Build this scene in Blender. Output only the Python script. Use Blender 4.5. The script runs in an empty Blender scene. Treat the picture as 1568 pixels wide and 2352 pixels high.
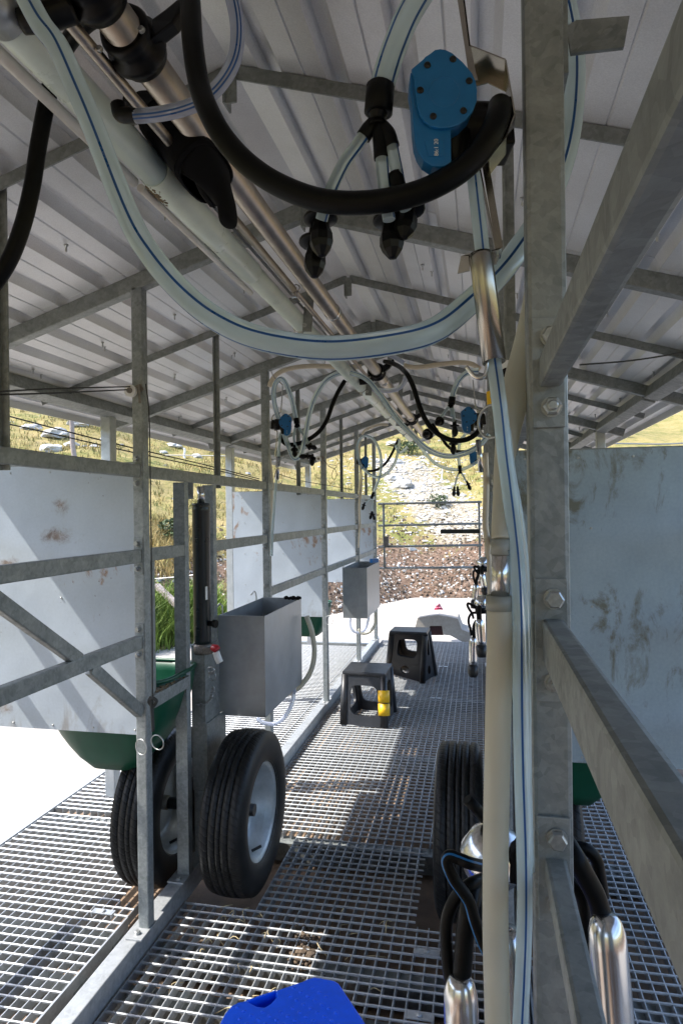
import bpy, bmesh, math, random
from mathutils import Vector as V, Matrix, noise
R = math.radians
random.seed(7)
S = bpy.context.scene
COL = S.collection

# ------------------------------------------------------------------ camera
F, CX, CY, ROLL, H = 1506., 784., 1176., R(.7), 1.25
YAW = math.atan((1100 - 784) / F)
cam = bpy.data.cameras.new('camera'); co = bpy.data.objects.new('camera', cam); COL.objects.link(co)
cam.sensor_width = 36; cam.lens = F / 2352 * 36; cam.clip_start = .02; cam.clip_end = 2000
co.location = (0, 0, H)
co.matrix_world = Matrix.Translation((0, 0, H)) @ Matrix.Rotation(YAW, 4, 'Z') @ Matrix.Rotation(R(90), 4, 'X') @ Matrix.Rotation(-ROLL, 4, 'Z')
S.camera = co

def ray(x, y):
    a, b = x - CX, CY - y; c, s = math.cos(ROLL), math.sin(ROLL)
    u, v = (a * c + b * s) / F, (-a * s + b * c) / F
    return V((-math.sin(YAW) + u * math.cos(YAW), math.cos(YAW) + u * math.sin(YAW), v))
def P(x, y, Y):                       # measured point of the photo, at depth Y along the aisle
    r = ray(x, y); t = Y / r.y; return V((r.x * t, Y, H + r.z * t))
def PZ(x, y, Z):
    r = ray(x, y); t = (Z - H) / r.z; return V((r.x * t, r.y * t, Z))
def PX(x, y, X):
    r = ray(x, y); t = X / r.x; return V((X, r.y * t, H + r.z * t))

# ------------------------------------------------------------------ materials
MATS = {}
def nodes(name):
    m = bpy.data.materials.new(name); m.use_nodes = True
    nt = m.node_tree; b = nt.nodes['Principled BSDF']; MATS[name] = m
    return m, nt, b
def add(nt, t, **k):
    n = nt.nodes.new(t)
    for a, v in k.items():
        if a.startswith('i_'): n.inputs[a[2:].replace('_', ' ')].default_value = v
        else: setattr(n, a, v)
    return n
def ramp(nt, src, stops):
    r = add(nt, 'ShaderNodeValToRGB'); nt.links.new(src, r.inputs[0])
    e = r.color_ramp.elements
    while len(e) < len(stops): e.new(.5)
    for i, (p, c) in enumerate(stops):
        e[i].position = p; e[i].color = (c[0], c[1], c[2], 1) if isinstance(c, (tuple, list)) else (c, c, c, 1)
    return r
def noise_n(nt, scale, detail=4, rough=.6, vec=None, dist=0):
    n = add(nt, 'ShaderNodeTexNoise'); n.inputs['Scale'].default_value = scale; n.inputs['Detail'].default_value = detail
    n.inputs['Roughness'].default_value = rough; n.inputs['Distortion'].default_value = dist
    if vec is None:
        tc = add(nt, 'ShaderNodeTexCoord'); vec = tc.outputs['Object']
    nt.links.new(vec, n.inputs['Vector']); return n
def mixc(nt, fac, a, b):
    m = add(nt, 'ShaderNodeMix', data_type='RGBA'); L = nt.links.new
    if hasattr(fac, 'links'): L(fac, m.inputs[0])
    else: m.inputs[0].default_value = fac
    for s, v in ((6, a), (7, b)):
        if hasattr(v, 'links'): L(v, m.inputs[s])
        else: m.inputs[s].default_value = (*v, 1)
    return m.outputs[2]
def bump(nt, b, h, dist=.002, st=.5):
    n = add(nt, 'ShaderNodeBump'); n.inputs['Distance'].default_value = dist; n.inputs['Strength'].default_value = st
    nt.links.new(h, n.inputs['Height']); nt.links.new(n.outputs[0], b.inputs['Normal'])
def plain(name, col, rough=.5, metal=0, var=.12, vs=30, bmp=0, spec=.5):
    m, nt, b = nodes(name)
    n = noise_n(nt, vs, 5, .65)
    lo = tuple(c * (1 - var) for c in col); hi = tuple(min(1, c * (1 + var)) for c in col)
    r = ramp(nt, n.outputs[0], [(.3, lo), (.7, hi)])
    nt.links.new(r.outputs[0], b.inputs['Base Color'])
    rr = ramp(nt, n.outputs[0], [(.3, rough * .85), (.7, min(1, rough * 1.15))]); nt.links.new(rr.outputs[0], b.inputs['Roughness'])
    b.inputs['Metallic'].default_value = metal; b.inputs['Specular IOR Level'].default_value = spec
    if bmp: bump(nt, b, n.outputs[0], bmp)
    return m
def galv(name, base, dark, metal=.55, rough=.48, grime=(.1, .09, .06), g0=.66, sp=55, green=0):
    m, nt, b = nodes(name); L = nt.links.new
    v = add(nt, 'ShaderNodeTexVoronoi'); v.inputs['Scale'].default_value = sp
    tc = add(nt, 'ShaderNodeTexCoord'); mp = add(nt, 'ShaderNodeMapping'); L(tc.outputs['Object'], mp.inputs[0])
    nz = noise_n(nt, 9, 3, .6, mp.outputs[0]); ds = add(nt, 'ShaderNodeVectorMath', operation='SCALE'); ds.inputs[3].default_value = .05
    L(nz.outputs['Color'], ds.inputs[0]); ad = add(nt, 'ShaderNodeVectorMath'); L(mp.outputs[0], ad.inputs[0]); L(ds.outputs[0], ad.inputs[1])
    L(ad.outputs[0], v.inputs['Vector'])
    sep = add(nt, 'ShaderNodeSeparateColor'); L(v.outputs['Color'], sep.inputs[0])
    n1 = noise_n(nt, 22, 8, .72, mp.outputs[0], .4)
    mx = add(nt, 'ShaderNodeMath', operation='MULTIPLY_ADD'); L(sep.outputs[0], mx.inputs[0]); mx.inputs[1].default_value = .16; 
    sc = add(nt, 'ShaderNodeMath', operation='MULTIPLY'); L(n1.outputs[0], sc.inputs[0]); sc.inputs[1].default_value = .85; L(sc.outputs[0], mx.inputs[2])
    r = ramp(nt, mx.outputs[0], [(.3, dark), (.8, base)])
    n2 = noise_n(nt, 5, 8, .75, mp.outputs[0], 1.0)
    gm = ramp(nt, n2.outputs[0], [(g0, 0), (g0 + .1, .75)])
    c = mixc(nt, gm.outputs[0], r.outputs[0], grime)
    L(c, b.inputs['Base Color'])
    b.inputs['Metallic'].default_value = metal
    rr = ramp(nt, mx.outputs[0], [(.3, rough + .12), (.8, rough - .06)]); L(rr.outputs[0], b.inputs['Roughness'])
    bump(nt, b, n1.outputs[0], .0012, .35)
    return m
galv('galv', (.385, .41, .41), (.18, .20, .20), sp=140)
galv('galv_rail', (.35, .37, .36), (.18, .195, .19), g0=.64, rough=.5, sp=120)
galv('galv_floor', (.50, .515, .525), (.28, .295, .30), metal=.5, rough=.42, sp=90, g0=.7)
galv('galv_new', (.5, .53, .55), (.36, .385, .4), metal=.6, rough=.36, sp=30, g0=.8)

def panel_mat(name, base, dark, stain, s0, s1, speck, spots=()):
    m, nt, b = nodes(name); L = nt.links.new
    tc = add(nt, 'ShaderNodeTexCoord'); mp = add(nt, 'ShaderNodeMapping'); L(tc.outputs['Object'], mp.inputs[0])
    n1 = noise_n(nt, 4, 5, .6, mp.outputs[0]); n2 = noise_n(nt, 130, 3, .6, mp.outputs[0])
    a = add(nt, 'ShaderNodeMath', operation='MULTIPLY_ADD'); L(n2.outputs[0], a.inputs[0]); a.inputs[1].default_value = .3
    h = add(nt, 'ShaderNodeMath', operation='MULTIPLY'); L(n1.outputs[0], h.inputs[0]); h.inputs[1].default_value = .7; L(h.outputs[0], a.inputs[2])
    r = ramp(nt, a.outputs[0], [(.35, dark), (.65, base)])
    mp2 = add(nt, 'ShaderNodeMapping'); L(tc.outputs['Object'], mp2.inputs[0]); mp2.inputs['Scale'].default_value = (1, 1, .4)
    n3 = noise_n(nt, 14, 8, .72, mp2.outputs[0], .5); n4 = noise_n(nt, 2.6, 3, .5, mp.outputs[0])
    mu = add(nt, 'ShaderNodeMath', operation='MULTIPLY'); L(n3.outputs[0], mu.inputs[0]); L(n4.outputs[0], mu.inputs[1])
    g = ramp(nt, mu.outputs[0], [(s0, 0), (s1, .85)])
    c = mixc(nt, g.outputs[0], r.outputs[0], stain)
    n5 = noise_n(nt, 70, 2, .5, mp.outputs[0]); g2 = ramp(nt, n5.outputs[0], [(.68, 0), (.71, .8)])
    mu2 = add(nt, 'ShaderNodeMath', operation='MULTIPLY'); L(g2.outputs[0], mu2.inputs[0])
    g3 = ramp(nt, n4.outputs[0], [(.5, 0), (.62, 1)]); L(g3.outputs[0], mu2.inputs[1])
    c = mixc(nt, mu2.outputs[0], c, speck)
    sz = add(nt, 'ShaderNodeSeparateXYZ'); L(mp.outputs[0], sz.inputs[0])
    sp = add(nt, 'ShaderNodeMath', operation='MULTIPLY_ADD'); L(sz.outputs[2], sp.inputs[0]); sp.inputs[1].default_value = -1.1
    sq = add(nt, 'ShaderNodeMath', operation='MULTIPLY'); L(n3.outputs[0], sq.inputs[0]); sq.inputs[1].default_value = 1.0; L(sq.outputs[0], sp.inputs[2])
    sr = ramp(nt, sp.outputs[0], [(.5, 0), (.66, .55)]); c = mixc(nt, sr.outputs[0], c, (.2, .165, .12))
    for px, pz, rx, rz in spots:
        vs_ = add(nt, 'ShaderNodeMapping'); vs_.inputs['Location'].default_value = (-px / rx, 0, -pz / rz); vs_.inputs['Scale'].default_value = (1 / rx, 0, 1 / rz); L(tc.outputs['Object'], vs_.inputs[0])
        ln_ = add(nt, 'ShaderNodeVectorMath', operation='LENGTH'); L(vs_.outputs[0], ln_.inputs[0])
        ni = noise_n(nt, 24, 8, .75, mp.outputs[0], .4)
        sb = add(nt, 'ShaderNodeMath', operation='MULTIPLY_ADD'); L(ln_.outputs['Value'], sb.inputs[0]); sb.inputs[1].default_value = -.28; L(ni.outputs[0], sb.inputs[2])
        sg = ramp(nt, sb.outputs[0], [(.24, 0), (.36, .3), (.48, .8)]); rc = ramp(nt, ni.outputs[0], [(.4, (.26, .17, .10)), (.65, (.10, .055, .03))])
        c = mixc(nt, sg.outputs[0], c, rc.outputs[0])
    bump(nt, b, n4.outputs[0], .03, .35)
    L(c, b.inputs['Base Color']); b.inputs['Metallic'].default_value = .25
    b.inputs['Roughness'].default_value = .5
    return m
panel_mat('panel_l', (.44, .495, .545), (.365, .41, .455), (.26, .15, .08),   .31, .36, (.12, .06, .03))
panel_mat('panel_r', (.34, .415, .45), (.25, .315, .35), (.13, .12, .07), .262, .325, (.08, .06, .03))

_q = lambda x, y: (P(x, y, 1.776).x + 1.3525, P(x, y, 1.776).z - .597)
panel_mat('panel_near', (.44, .495, .545), (.365, .41, .455), (.26, .15, .08), .33, .38, (.12, .06, .03),
          [(*_q(132, 1232), .07, .035), (*_q(140, 1160), .03, .035), (*_q(15, 1292), .05, .02), (*_q(12, 1625), .03, .03)])
m, nt, b = nodes('roof'); L = nt.links.new
tc = add(nt, 'ShaderNodeTexCoord'); mp = add(nt, 'ShaderNodeMapping'); L(tc.outputs['Object'], mp.inputs[0])
n1 = noise_n(nt, 350, 2, .6, mp.outputs[0]); n2 = noise_n(nt, 2.5, 6, .65, mp.outputs[0])
r1 = ramp(nt, n1.outputs[0], [(.3, (.64, .655, .675)), (.7, (.75, .765, .785))])
r2 = ramp(nt, n2.outputs[0], [(.35, (.84, .83, .82)), (.6, (1, 1, 1))])
mm = add(nt, 'ShaderNodeMix', data_type='RGBA', blend_type='MULTIPLY'); mm.inputs[0].default_value = 1
L(r1.outputs[0], mm.inputs[6]); L(r2.outputs[0], mm.inputs[7]); L(mm.outputs[2], b.inputs['Base Color'])
b.inputs['Roughness'].default_value = .36; b.inputs['Metallic'].default_value = .2

plain('steel_bright', (.58, .57, .55), .2, 1, .12, 40)
plain('steel_pipe', (.40, .36, .31), .4, 1, .14, 25)
plain('steel_dark', (.36, .34, .30), .24, 1, .15, 30)
plain('steel_cup', (.66, .66, .66), .2, 1, .08, 20)
plain('bolt', (.40, .41, .40), .38, .8, .2, 200)
plain('bolt_dark', (.22, .2, .18), .5, .7, .3, 200)
plain('rubber', (.012, .0125, .013), .38, 0, .25, 60, .0004)
plain('hose_black', (.004, .0045, .0048), .4, 0, .3, 80, .0001, .13)
plain('plastic_black', (.004, .004, .0045), .36, 0, .2, 80, 0, .22)
plain('stool_black', (.014, .015, .0175), .42, 0, .3, 25, .0006)
plain('blue_cover', (.003, .125, .34), .4, 0, .1, 40, .0002)
plain('blue_seat', (.003, .105, .85), .38, 0, .08, 60)
plain('blue_clip', (.01, .12, .33), .35)
plain('tub_green', (.003, .062, .032), .4, 0, .15, 20)
plain('silicone_tan', (.62, .55, .43), .4, 0, .06, 20)
plain('pvc_white', (.62, .71, .655), .3, 0, .08, 12)
plain('pvc_thin', (.62, .6, .56), .35, 0, .1, 20)
plain('trough', (.34, .365, .385), .4, .6, .13, 18)
plain('jack_dark', (.006, .013, .015), .3, 0, .2, 20)
plain('yellow', (.72, .42, .01), .45, 0, .12, 60)
plain('red', (.42, .02, .03), .4, 0, .15, 60)
plain('white_plastic', (.72, .72, .7), .4, 0, .08, 40)
plain('stub', (.02, .028, .035), .25, 0, .2, 40)
plain('glove', (.006, .0065, .008), .95, 0, .3, 180, .0012, .15)
plain('wood_grey', (.3, .25, .23), .85, 0, .3, 14, .004)
plain('wood_red', (.13, .06, .06), .9, 0, .4, 14, .004)
plain('rock', (.37, .36, .335), .9, 0, .3, 5, .03)
plain('gravel_white', (.45, .425, .38), .9, 0, .25, 3, .01)
plain('dirt_dark', (.1, .07, .045), .95, 0, .5, 4, .02)
plain('soil', (.2, .14, .095), .95, 0, .45, 7, .01)
plain('rope', (.03, .032, .03), .7, 0, .3, 100)
plain('wire', (.28, .28, .27), .4, .8, .2, 100)
plain('leaf', (.05, .075, .02), .7, 0, .4, 3)
plain('straw', (.5, .4, .22), .8, 0, .3, 8)
plain('grass_dry', (.30, .225, .08), .8, 0, .45, .8)
plain('grass_olive', (.21, .2, .06), .8, 0, .4, .8)
plain('grass_green', (.12, .19, .022), .75, 0, .45, 1.2)
plain('orange_skin', (.03, .004, .006), .5, 0, .3, 30)
plain('hub_zinc', (.34, .31, .24), .45, .7, .25, 40)
plain('mould', (.16, .12, .07), .9, 0, .5, 120, .002)

m, nt, b = nodes('cone_skin'); n = noise_n(nt, 16, 4, .6); r = ramp(nt, n.outputs[0], [(.42, (.30, .015, .06)), (.5, (.36, .03, .08)), (.56, (.62, .55, .56))]); nt.links.new(r.outputs[0], b.inputs['Base Color']); b.inputs['Roughness'].default_value = .5
m, nt, b = nodes('rim'); L = nt.links.new
n = noise_n(nt, 8, 6, .7); r = ramp(nt, n.outputs[0], [(.35, (.33, .36, .36)), (.65, (.55, .58, .59))]); L(r.outputs[0], b.inputs['Base Color'])
b.inputs['Metallic'].default_value = .35; b.inputs['Roughness'].default_value = .42

def clear(name, col, trans=.35, rough=.18, thin=.0):     # milky translucent hose
    m, nt, b = nodes(name); L = nt.links.new; out = nt.nodes['Material Output']
    n = noise_n(nt, 12, 3, .5)
    r = ramp(nt, n.outputs[0], [(.3, tuple(c * .88 for c in col)), (.7, col)])
    L(r.outputs[0], b.inputs['Base Color']); b.inputs['Roughness'].default_value = rough; b.inputs['Specular IOR Level'].default_value = .6
    tl = add(nt, 'ShaderNodeBsdfTranslucent'); L(r.outputs[0], tl.inputs[0])
    tp = add(nt, 'ShaderNodeBsdfGlass'); tp.inputs[0].default_value = (.93, .98, .99, 1); tp.inputs['Roughness'].default_value = .16; tp.inputs['IOR'].default_value = 1.22
    fr = add(nt, 'ShaderNodeLayerWeight'); fr.inputs[0].default_value = .35
    a = add(nt, 'ShaderNodeMixShader'); a.inputs[0].default_value = trans; L(b.outputs[0], a.inputs[1]); L(tl.outputs[0], a.inputs[2])
    c = add(nt, 'ShaderNodeMixShader')
    q = add(nt, 'ShaderNodeMath', operation='MULTIPLY_ADD'); L(fr.outputs['Facing'], q.inputs[0]); q.inputs[1].default_value = -thin; q.inputs[2].default_value = thin
    L(q.outputs[0], c.inputs[0]); L(a.outputs[0], c.inputs[1]); L(tp.outputs[0], c.inputs[2]); L(c.outputs[0], out.inputs[0])
    return m
clear('hose_clear', (.72, .85, .89), .45, .12, .55)
clear('hose_lilac', (.62, .66, .82), .4, .14, .55)
clear('silicone', (.74, .72, .62), .45, .3, .0)
clear('silicone_grey', (.48, .5, .46), .4, .3, .0)
plain('stripe', (.003, .065, .24), .3)
plain('screw_black', (.02, .02, .02), .4, .5)

# ground
m, nt, b = nodes('concrete'); L = nt.links.new
tc = add(nt, 'ShaderNodeTexCoord'); mp = add(nt, 'ShaderNodeMapping'); L(tc.outputs['Object'], mp.inputs[0])
n1 = noise_n(nt, .9, 7, .7, mp.outputs[0]); n2 = noise_n(nt, 45, 4, .6, mp.outputs[0])
r = ramp(nt, n1.outputs[0], [(.3, (.28, .25, .21)), (.6, (.43, .40, .355))]); r2 = ramp(nt, n2.outputs[0], [(.3, .8), (.7, 1)])
mm = add(nt, 'ShaderNodeMix', data_type='RGBA', blend_type='MULTIPLY'); mm.inputs[0].default_value = 1
L(r.outputs[0], mm.inputs[6]); L(r2.outputs[0], mm.inputs[7])
sx = add(nt, 'ShaderNodeSeparateXYZ'); L(mp.outputs[0], sx.inputs[0])
L(mm.outputs[2], b.inputs['Base Color']); b.inputs['Roughness'].default_value = .9; bump(nt, b, n2.outputs[0], .003, .4)

m, nt, b = nodes('hill'); L = nt.links.new
tc = add(nt, 'ShaderNodeTexCoord'); mp = add(nt, 'ShaderNodeMapping'); L(tc.outputs['Object'], mp.inputs[0])
n1 = noise_n(nt, .35, 7, .7, mp.outputs[0]); n2 = noise_n(nt, 3.5, 6, .75, mp.outputs[0], .5); n3 = noise_n(nt, 14, 4, .7, mp.outputs[0])
a = add(nt, 'ShaderNodeMath', operation='MULTIPLY_ADD'); L(n1.outputs[0], a.inputs[0]); a.inputs[1].default_value = .5
h = add(nt, 'ShaderNodeMath', operation='MULTIPLY'); L(n2.outputs[0], h.inputs[0]); h.inputs[1].default_value = .5; L(h.outputs[0], a.inputs[2])
gr = ramp(nt, a.outputs[0], [(.34, (.045, .06, .016)), (.42, (.115, .125, .035)), (.50, (.225, .19, .072)), (.60, (.29, .225, .105)), (.72, (.36, .30, .21))])
at = add(nt, 'ShaderNodeAttribute', attribute_name='soil'); 
so = ramp(nt, n3.outputs[0], [(.35, (.075, .046, .03)), (.6, (.17, .115, .08)), (.75, (.4, .35, .29))])
f = add(nt, 'ShaderNodeMath', operation='MULTIPLY_ADD'); L(n2.outputs[0], f.inputs[0]); f.inputs[1].default_value = 1.2; 
f2 = add(nt, 'ShaderNodeMath', operation='SUBTRACT'); L(at.outputs['Fac'], f2.inputs[0]); f2.inputs[1].default_value = .55; L(f2.outputs[0], f.inputs[2])
fr = ramp(nt, f.outputs[0], [(.45, 0), (.65, 1)])
c = mixc(nt, fr.outputs[0], gr.outputs[0], so.outputs[0])
at2 = add(nt, 'ShaderNodeAttribute', attribute_name='track')
pe = ramp(nt, n3.outputs[0], [(.36, (.13, .105, .07)), (.5, (.26, .23, .18)), (.65, (.40, .37, .32))])
g1 = add(nt, 'ShaderNodeMath', operation='MULTIPLY_ADD'); L(n2.outputs[0], g1.inputs[0]); g1.inputs[1].default_value = 1.3
g2 = add(nt, 'ShaderNodeMath', operation='SUBTRACT'); L(at2.outputs['Fac'], g2.inputs[0]); g2.inputs[1].default_value = .62; L(g2.outputs[0], g1.inputs[2])
gr2 = ramp(nt, g1.outputs[0], [(.48, 0), (.72, .9)]); c = mixc(nt, gr2.outputs[0], c, pe.outputs[0])
L(c, b.inputs['Base Color']); b.inputs['Roughness'].default_value = .95; b.inputs['Specular IOR Level'].default_value = .15
bump(nt, b, n3.outputs[0], .05, .6)
MT = MATS

# ------------------------------------------------------------------ mesh builder
class MB:
    def __init__(s): s.v = []; s.f = []; s.m = []; s.sm = []
    def add(s, vs, fs, mi=0, smooth=False):
        o = len(s.v); s.v += [V(p) for p in vs]
        for q in fs: s.f.append([i + o for i in q]); s.m.append(mi); s.sm.append(smooth)
        return s
    def box(s, a, b, mi=0):
        (x0, y0, z0), (x1, y1, z1) = a, b
        return s.add([(x0, y0, z0), (x1, y0, z0), (x1, y1, z0), (x0, y1, z0), (x0, y0, z1), (x1, y0, z1), (x1, y1, z1), (x0, y1, z1)],
                     [(0, 3, 2, 1), (4, 5, 6, 7), (0, 1, 5, 4), (1, 2, 6, 5), (2, 3, 7, 6), (3, 0, 4, 7)], mi)
    def bar(s, p, q, w, h, up=(0, 0, 1), mi=0):
        p, q = V(p), V(q); d = (q - p).normalized(); u = V(up); r = d.cross(u).normalized(); u = r.cross(d)
        vs = [c + r * (i * w / 2) + u * (j * h / 2) for c in (p, q) for i, j in ((-1, -1), (1, -1), (1, 1), (-1, 1))]
        return s.add(vs, [(3, 2, 1, 0), (4, 5, 6, 7), (0, 1, 5, 4), (1, 2, 6, 5), (2, 3, 7, 6), (3, 0, 4, 7)], mi)
    def tube(s, pts, r, n=12, mi=0, stripes=(), smi=1, sub=6, caps=True, up=None, lin=False, sw=1):
        pts = [V(p) for p in pts]; rs = r if isinstance(r, (list, tuple)) else [r] * len(pts)
        C = []; RR = []
        if lin or len(pts) < 3: C, RR = pts, list(rs)
        else:
            for i in range(len(pts) - 1):
                p0 = pts[i - 1] if i else pts[0] * 2 - pts[1]; p1, p2 = pts[i], pts[i + 1]
                p3 = pts[i + 2] if i + 2 < len(pts) else pts[-1] * 2 - pts[-2]
                for k in range(sub):
                    t = k / sub
                    C.append(.5 * ((2 * p1) + (p2 - p0) * t + (2 * p0 - 5 * p1 + 4 * p2 - p3) * t * t + (3 * p1 - p0 - 3 * p2 + p3) * t ** 3))
                    RR.append(rs[i] * (1 - t) + rs[i + 1] * t)
            C.append(pts[-1]); RR.append(rs[-1])
        T = [(C[min(i + 1, len(C) - 1)] - C[max(i - 1, 0)]).normalized() for i in range(len(C))]
        nrm = V(up) if up else (V((0, -1, 0)) if abs(T[0].y) < .9 else V((1, 0, 0)))
        o = len(s.v)
        for i, c in enumerate(C):
            nrm = (nrm - T[i] * nrm.dot(T[i])).normalized(); bn = T[i].cross(nrm)
            for k in range(n):
                a = 2 * math.pi * k / n; s.v.append(c + (nrm * math.cos(a) + bn * math.sin(a)) * RR[i])
        for i in range(len(C) - 1):
            for k in range(n):
                k2 = (k + 1) % n
                s.f.append([o + i * n + k, o + i * n + k2, o + (i + 1) * n + k2, o + (i + 1) * n + k])
                s.m.append(smi if k in stripes else mi); s.sm.append(True)
        if caps:
            s.f.append([o + k for k in range(n)][::-1]); s.m.append(mi); s.sm.append(False)
            e = o + (len(C) - 1) * n; s.f.append([e + k for k in range(n)]); s.m.append(mi); s.sm.append(False)
        return s
    def lathe(s, prof, org, axis, n=24, mi=0, closed=False, smooth=True, cap=True):   # prof: (radius, along) pairs
        ax = V(axis).normalized(); e = V((0, 0, 1)) if abs(ax.z) < .9 else V((1, 0, 0)); u = ax.cross(e).normalized(); w = ax.cross(u)
        org = V(org); o = len(s.v)
        for r_, h_ in prof:
            for k in range(n):
                a = 2 * math.pi * k / n; s.v.append(org + ax * h_ + (u * math.cos(a) + w * math.sin(a)) * r_)
        m_ = len(prof)
        for i in range(m_ if closed else m_ - 1):
            j = (i + 1) % m_
            for k in range(n):
                k2 = (k + 1) % n; s.f.append([o + i * n + k, o + j * n + k, o + j * n + k2, o + i * n + k2]); s.m.append(mi); s.sm.append(smooth)
        if not closed and cap:
            if prof[0][0] > 1e-6: s.f.append([o + k for k in range(n)]); s.m.append(mi); s.sm.append(False)
            if prof[-1][0] > 1e-6: s.f.append([o + (m_ - 1) * n + k for k in range(n)][::-1]); s.m.append(mi); s.sm.append(False)
        return s
    def prism(s, poly, ext, mi=0):
        poly = [V(p) for p in poly]; ext = V(ext); n = len(poly)
        return s.add(poly + [p + ext for p in poly], [tuple(range(n)), tuple(range(2 * n - 1, n - 1, -1))] + [(i, n + i, n + (i + 1) % n, (i + 1) % n) for i in range(n)], mi)
    def ring(s, c, axis, R_, r_, n=24, k=8, mi=0):
        return s.lathe([(R_ + r_ * math.cos(2 * math.pi * i / k), r_ * math.sin(2 * math.pi * i / k)) for i in range(k)], c, axis, n, mi, True)
    def build(s, name, mats, parent=None, bev=0, loc=None):
        if not isinstance(mats, (list, tuple)): mats = [mats]
        off = V((0, 0, 0)); q = parent
        while q: off += q.location; q = q.parent
        if loc is not None: off = off + V(loc)
        me = bpy.data.meshes.new(name); me.from_pydata([p - off for p in s.v], [], s.f)
        for x in mats: me.materials.append(MT[x])
        me.polygons.foreach_set('material_index', s.m); me.polygons.foreach_set('use_smooth', s.sm)
        bm = bmesh.new(); bm.from_mesh(me)
        if bev:
            ed = [e for e in bm.edges if len(e.link_faces) == 2 and e.calc_face_angle(0) > .6]
            bmesh.ops.bevel(bm, geom=ed, offset=bev, segments=2, affect='EDGES', profile=.6, clamp_overlap=True)
        bmesh.ops.recalc_face_normals(bm, faces=bm.faces); bm.to_mesh(me); bm.free()
        o = bpy.data.objects.new(name, me); COL.objects.link(o)
        if loc is not None: o.location = loc
        if parent: o.parent = parent
        return o

def tag(o, label, cat, group=None):
    o['label'] = label; o['category'] = cat
    if group: o['group'] = group
    return o
def thing(name, label, cat, loc=(0, 0, 0), group=None):
    o = bpy.data.objects.new(name, None); COL.objects.link(o); o.location = loc; o.empty_display_size = .05
    return tag(o, label, cat, group)
def kind(o, k): o['kind'] = k; return o
def kids(o): return [c for c in bpy.data.objects if c.parent == o]
def dup(o, parent=None):
    c = o.copy(); COL.objects.link(c)
    if parent: c.parent = parent
    for ch in kids(o): dup(ch, c)
    return c

_bolt = {}
def bolt(parent, p, axis, r=.009, nut=False):        # hexagon bolt head with washer (mesh data shared)
    key = (tuple(round(a, 2) for a in axis), r, nut)
    off = V((0, 0, 0)); q = parent
    while q: off += q.location; q = q.parent
    if key not in _bolt:
        mb = MB(); mb.lathe([(r * 1.12, 0), (r * 1.12, r * .18)], (0, 0, 0), axis, 16)
        mb.lathe([(r, r * .22), (r, r * .95), (r * .82, r * 1.1)], (0, 0, 0), axis, 6, smooth=False)
        if nut: mb.lathe([(r * .55, r * 1.1), (r * .55, r * 1.5), (r * .4, r * 1.6)], (0, 0, 0), axis, 12)
        o = mb.build('bolt', 'bolt'); _bolt[key] = o.data
    else:
        o = bpy.data.objects.new('bolt', _bolt[key]); COL.objects.link(o)
    o.parent = parent; o.location = V(p) - off
    return o

# ------------------------------------------------------------------ terrain
GZ = -.12
def bank(x, y):
    s1 = y - 10.4; s2 = -(x + 3.1) * .899 + (y - 6.1) * .439; s3 = -(x + 3.7) * 1.0; s4 = (x - 3.1) * .7; s5 = (-y - 1.5) * .6
    return max(s1, s2, s3, s4, s5)
def hz(x, y):
    d = bank(x, y)
    if d <= 0: return GZ - .06
    n = noise.noise(V((x * .5, y * .5, 3))) * .22 + noise.noise(V((x * 1.7, y * 1.7, 9))) * .09 + noise.noise(V((x * .09, y * .09, 5))) * 1.6 * min(1, d / 12)
    base = .30 * d + .35 * (1 - math.exp(-d * 1.2))
    if x > 3: base *= .55
    return GZ - .03 + base + n * min(1, d * .7)
def make_hill():
    def axis(lo, a, b_, hi, fine, grow):
        xs = [a]; 
        while xs[-1] < b_: xs.append(xs[-1] + fine)
        st = fine
        while xs[-1] < hi: st *= grow; xs.append(xs[-1] + st)
        st = fine
        while xs[0] > lo: st *= grow; xs.insert(0, xs[0] - st)
        return xs
    xs = axis(-160, -12, 8, 160, .16, 1.16); ys = axis(-90, 2, 26, 220, .16, 1.16)
    nx = len(xs); vs = [(x, y, hz(x, y)) for y in ys for x in xs]
    mb = MB(); mb.add(vs, [(j * nx + i, j * nx + i + 1, (j + 1) * nx + i + 1, (j + 1) * nx + i) for j in range(len(ys) - 1) for i in range(nx - 1)], 0, True)
    o = mb.build('hillside', 'hill'); at = o.data.attributes.new('soil', 'FLOAT', 'POINT')
    vals = []; tr = []
    for x, y, z in vs:
        d = bank(x, y); v = max(0, 1 - max(0, d - .9) / 2.0) if x > -2.6 else max(0, 1 - abs(d - 1.2) / .8) * .85
        tt = (y - 12.6) / 9; q_ = abs(x - (-.2 - tt * 3.6))
        tr.append(max(0, min(1, (1.15 - q_) * 1.1)) * max(0, min(1, (.78 - tt) * 4)) if -.05 < tt < .78 else 0)
        vals.append(v)
    at.data.foreach_set('value', vals); a2 = o.data.attributes.new('track', 'FLOAT', 'POINT'); a2.data.foreach_set('value', tr); return kind(o, 'structure')
make_hill()
mb = MB(); outl = [(-3.75, -1.6), (3.2, -1.6), (3.2, 10.45)]  # rear edge, out of view, cut short to lessen bounced light
outl += [(x, 10.45 + .12 * noise.noise(V((x * 1.3, 0, 0)))) for x in [3 - .5 * i for i in range(8)]]
for i in range(12):
    t = i / 11; outl.append((-1.05 - 2.1 * t, 10.4 - 4.3 * t + .1 * noise.noise(V((i * .8, 2, 0)))))
outl.append((-3.7, 5.4))
mb.prism([(x, y, GZ) for x, y in outl], (0, 0, -.3)); kind(mb.build('concrete_apron', 'concrete'), 'structure')
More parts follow.
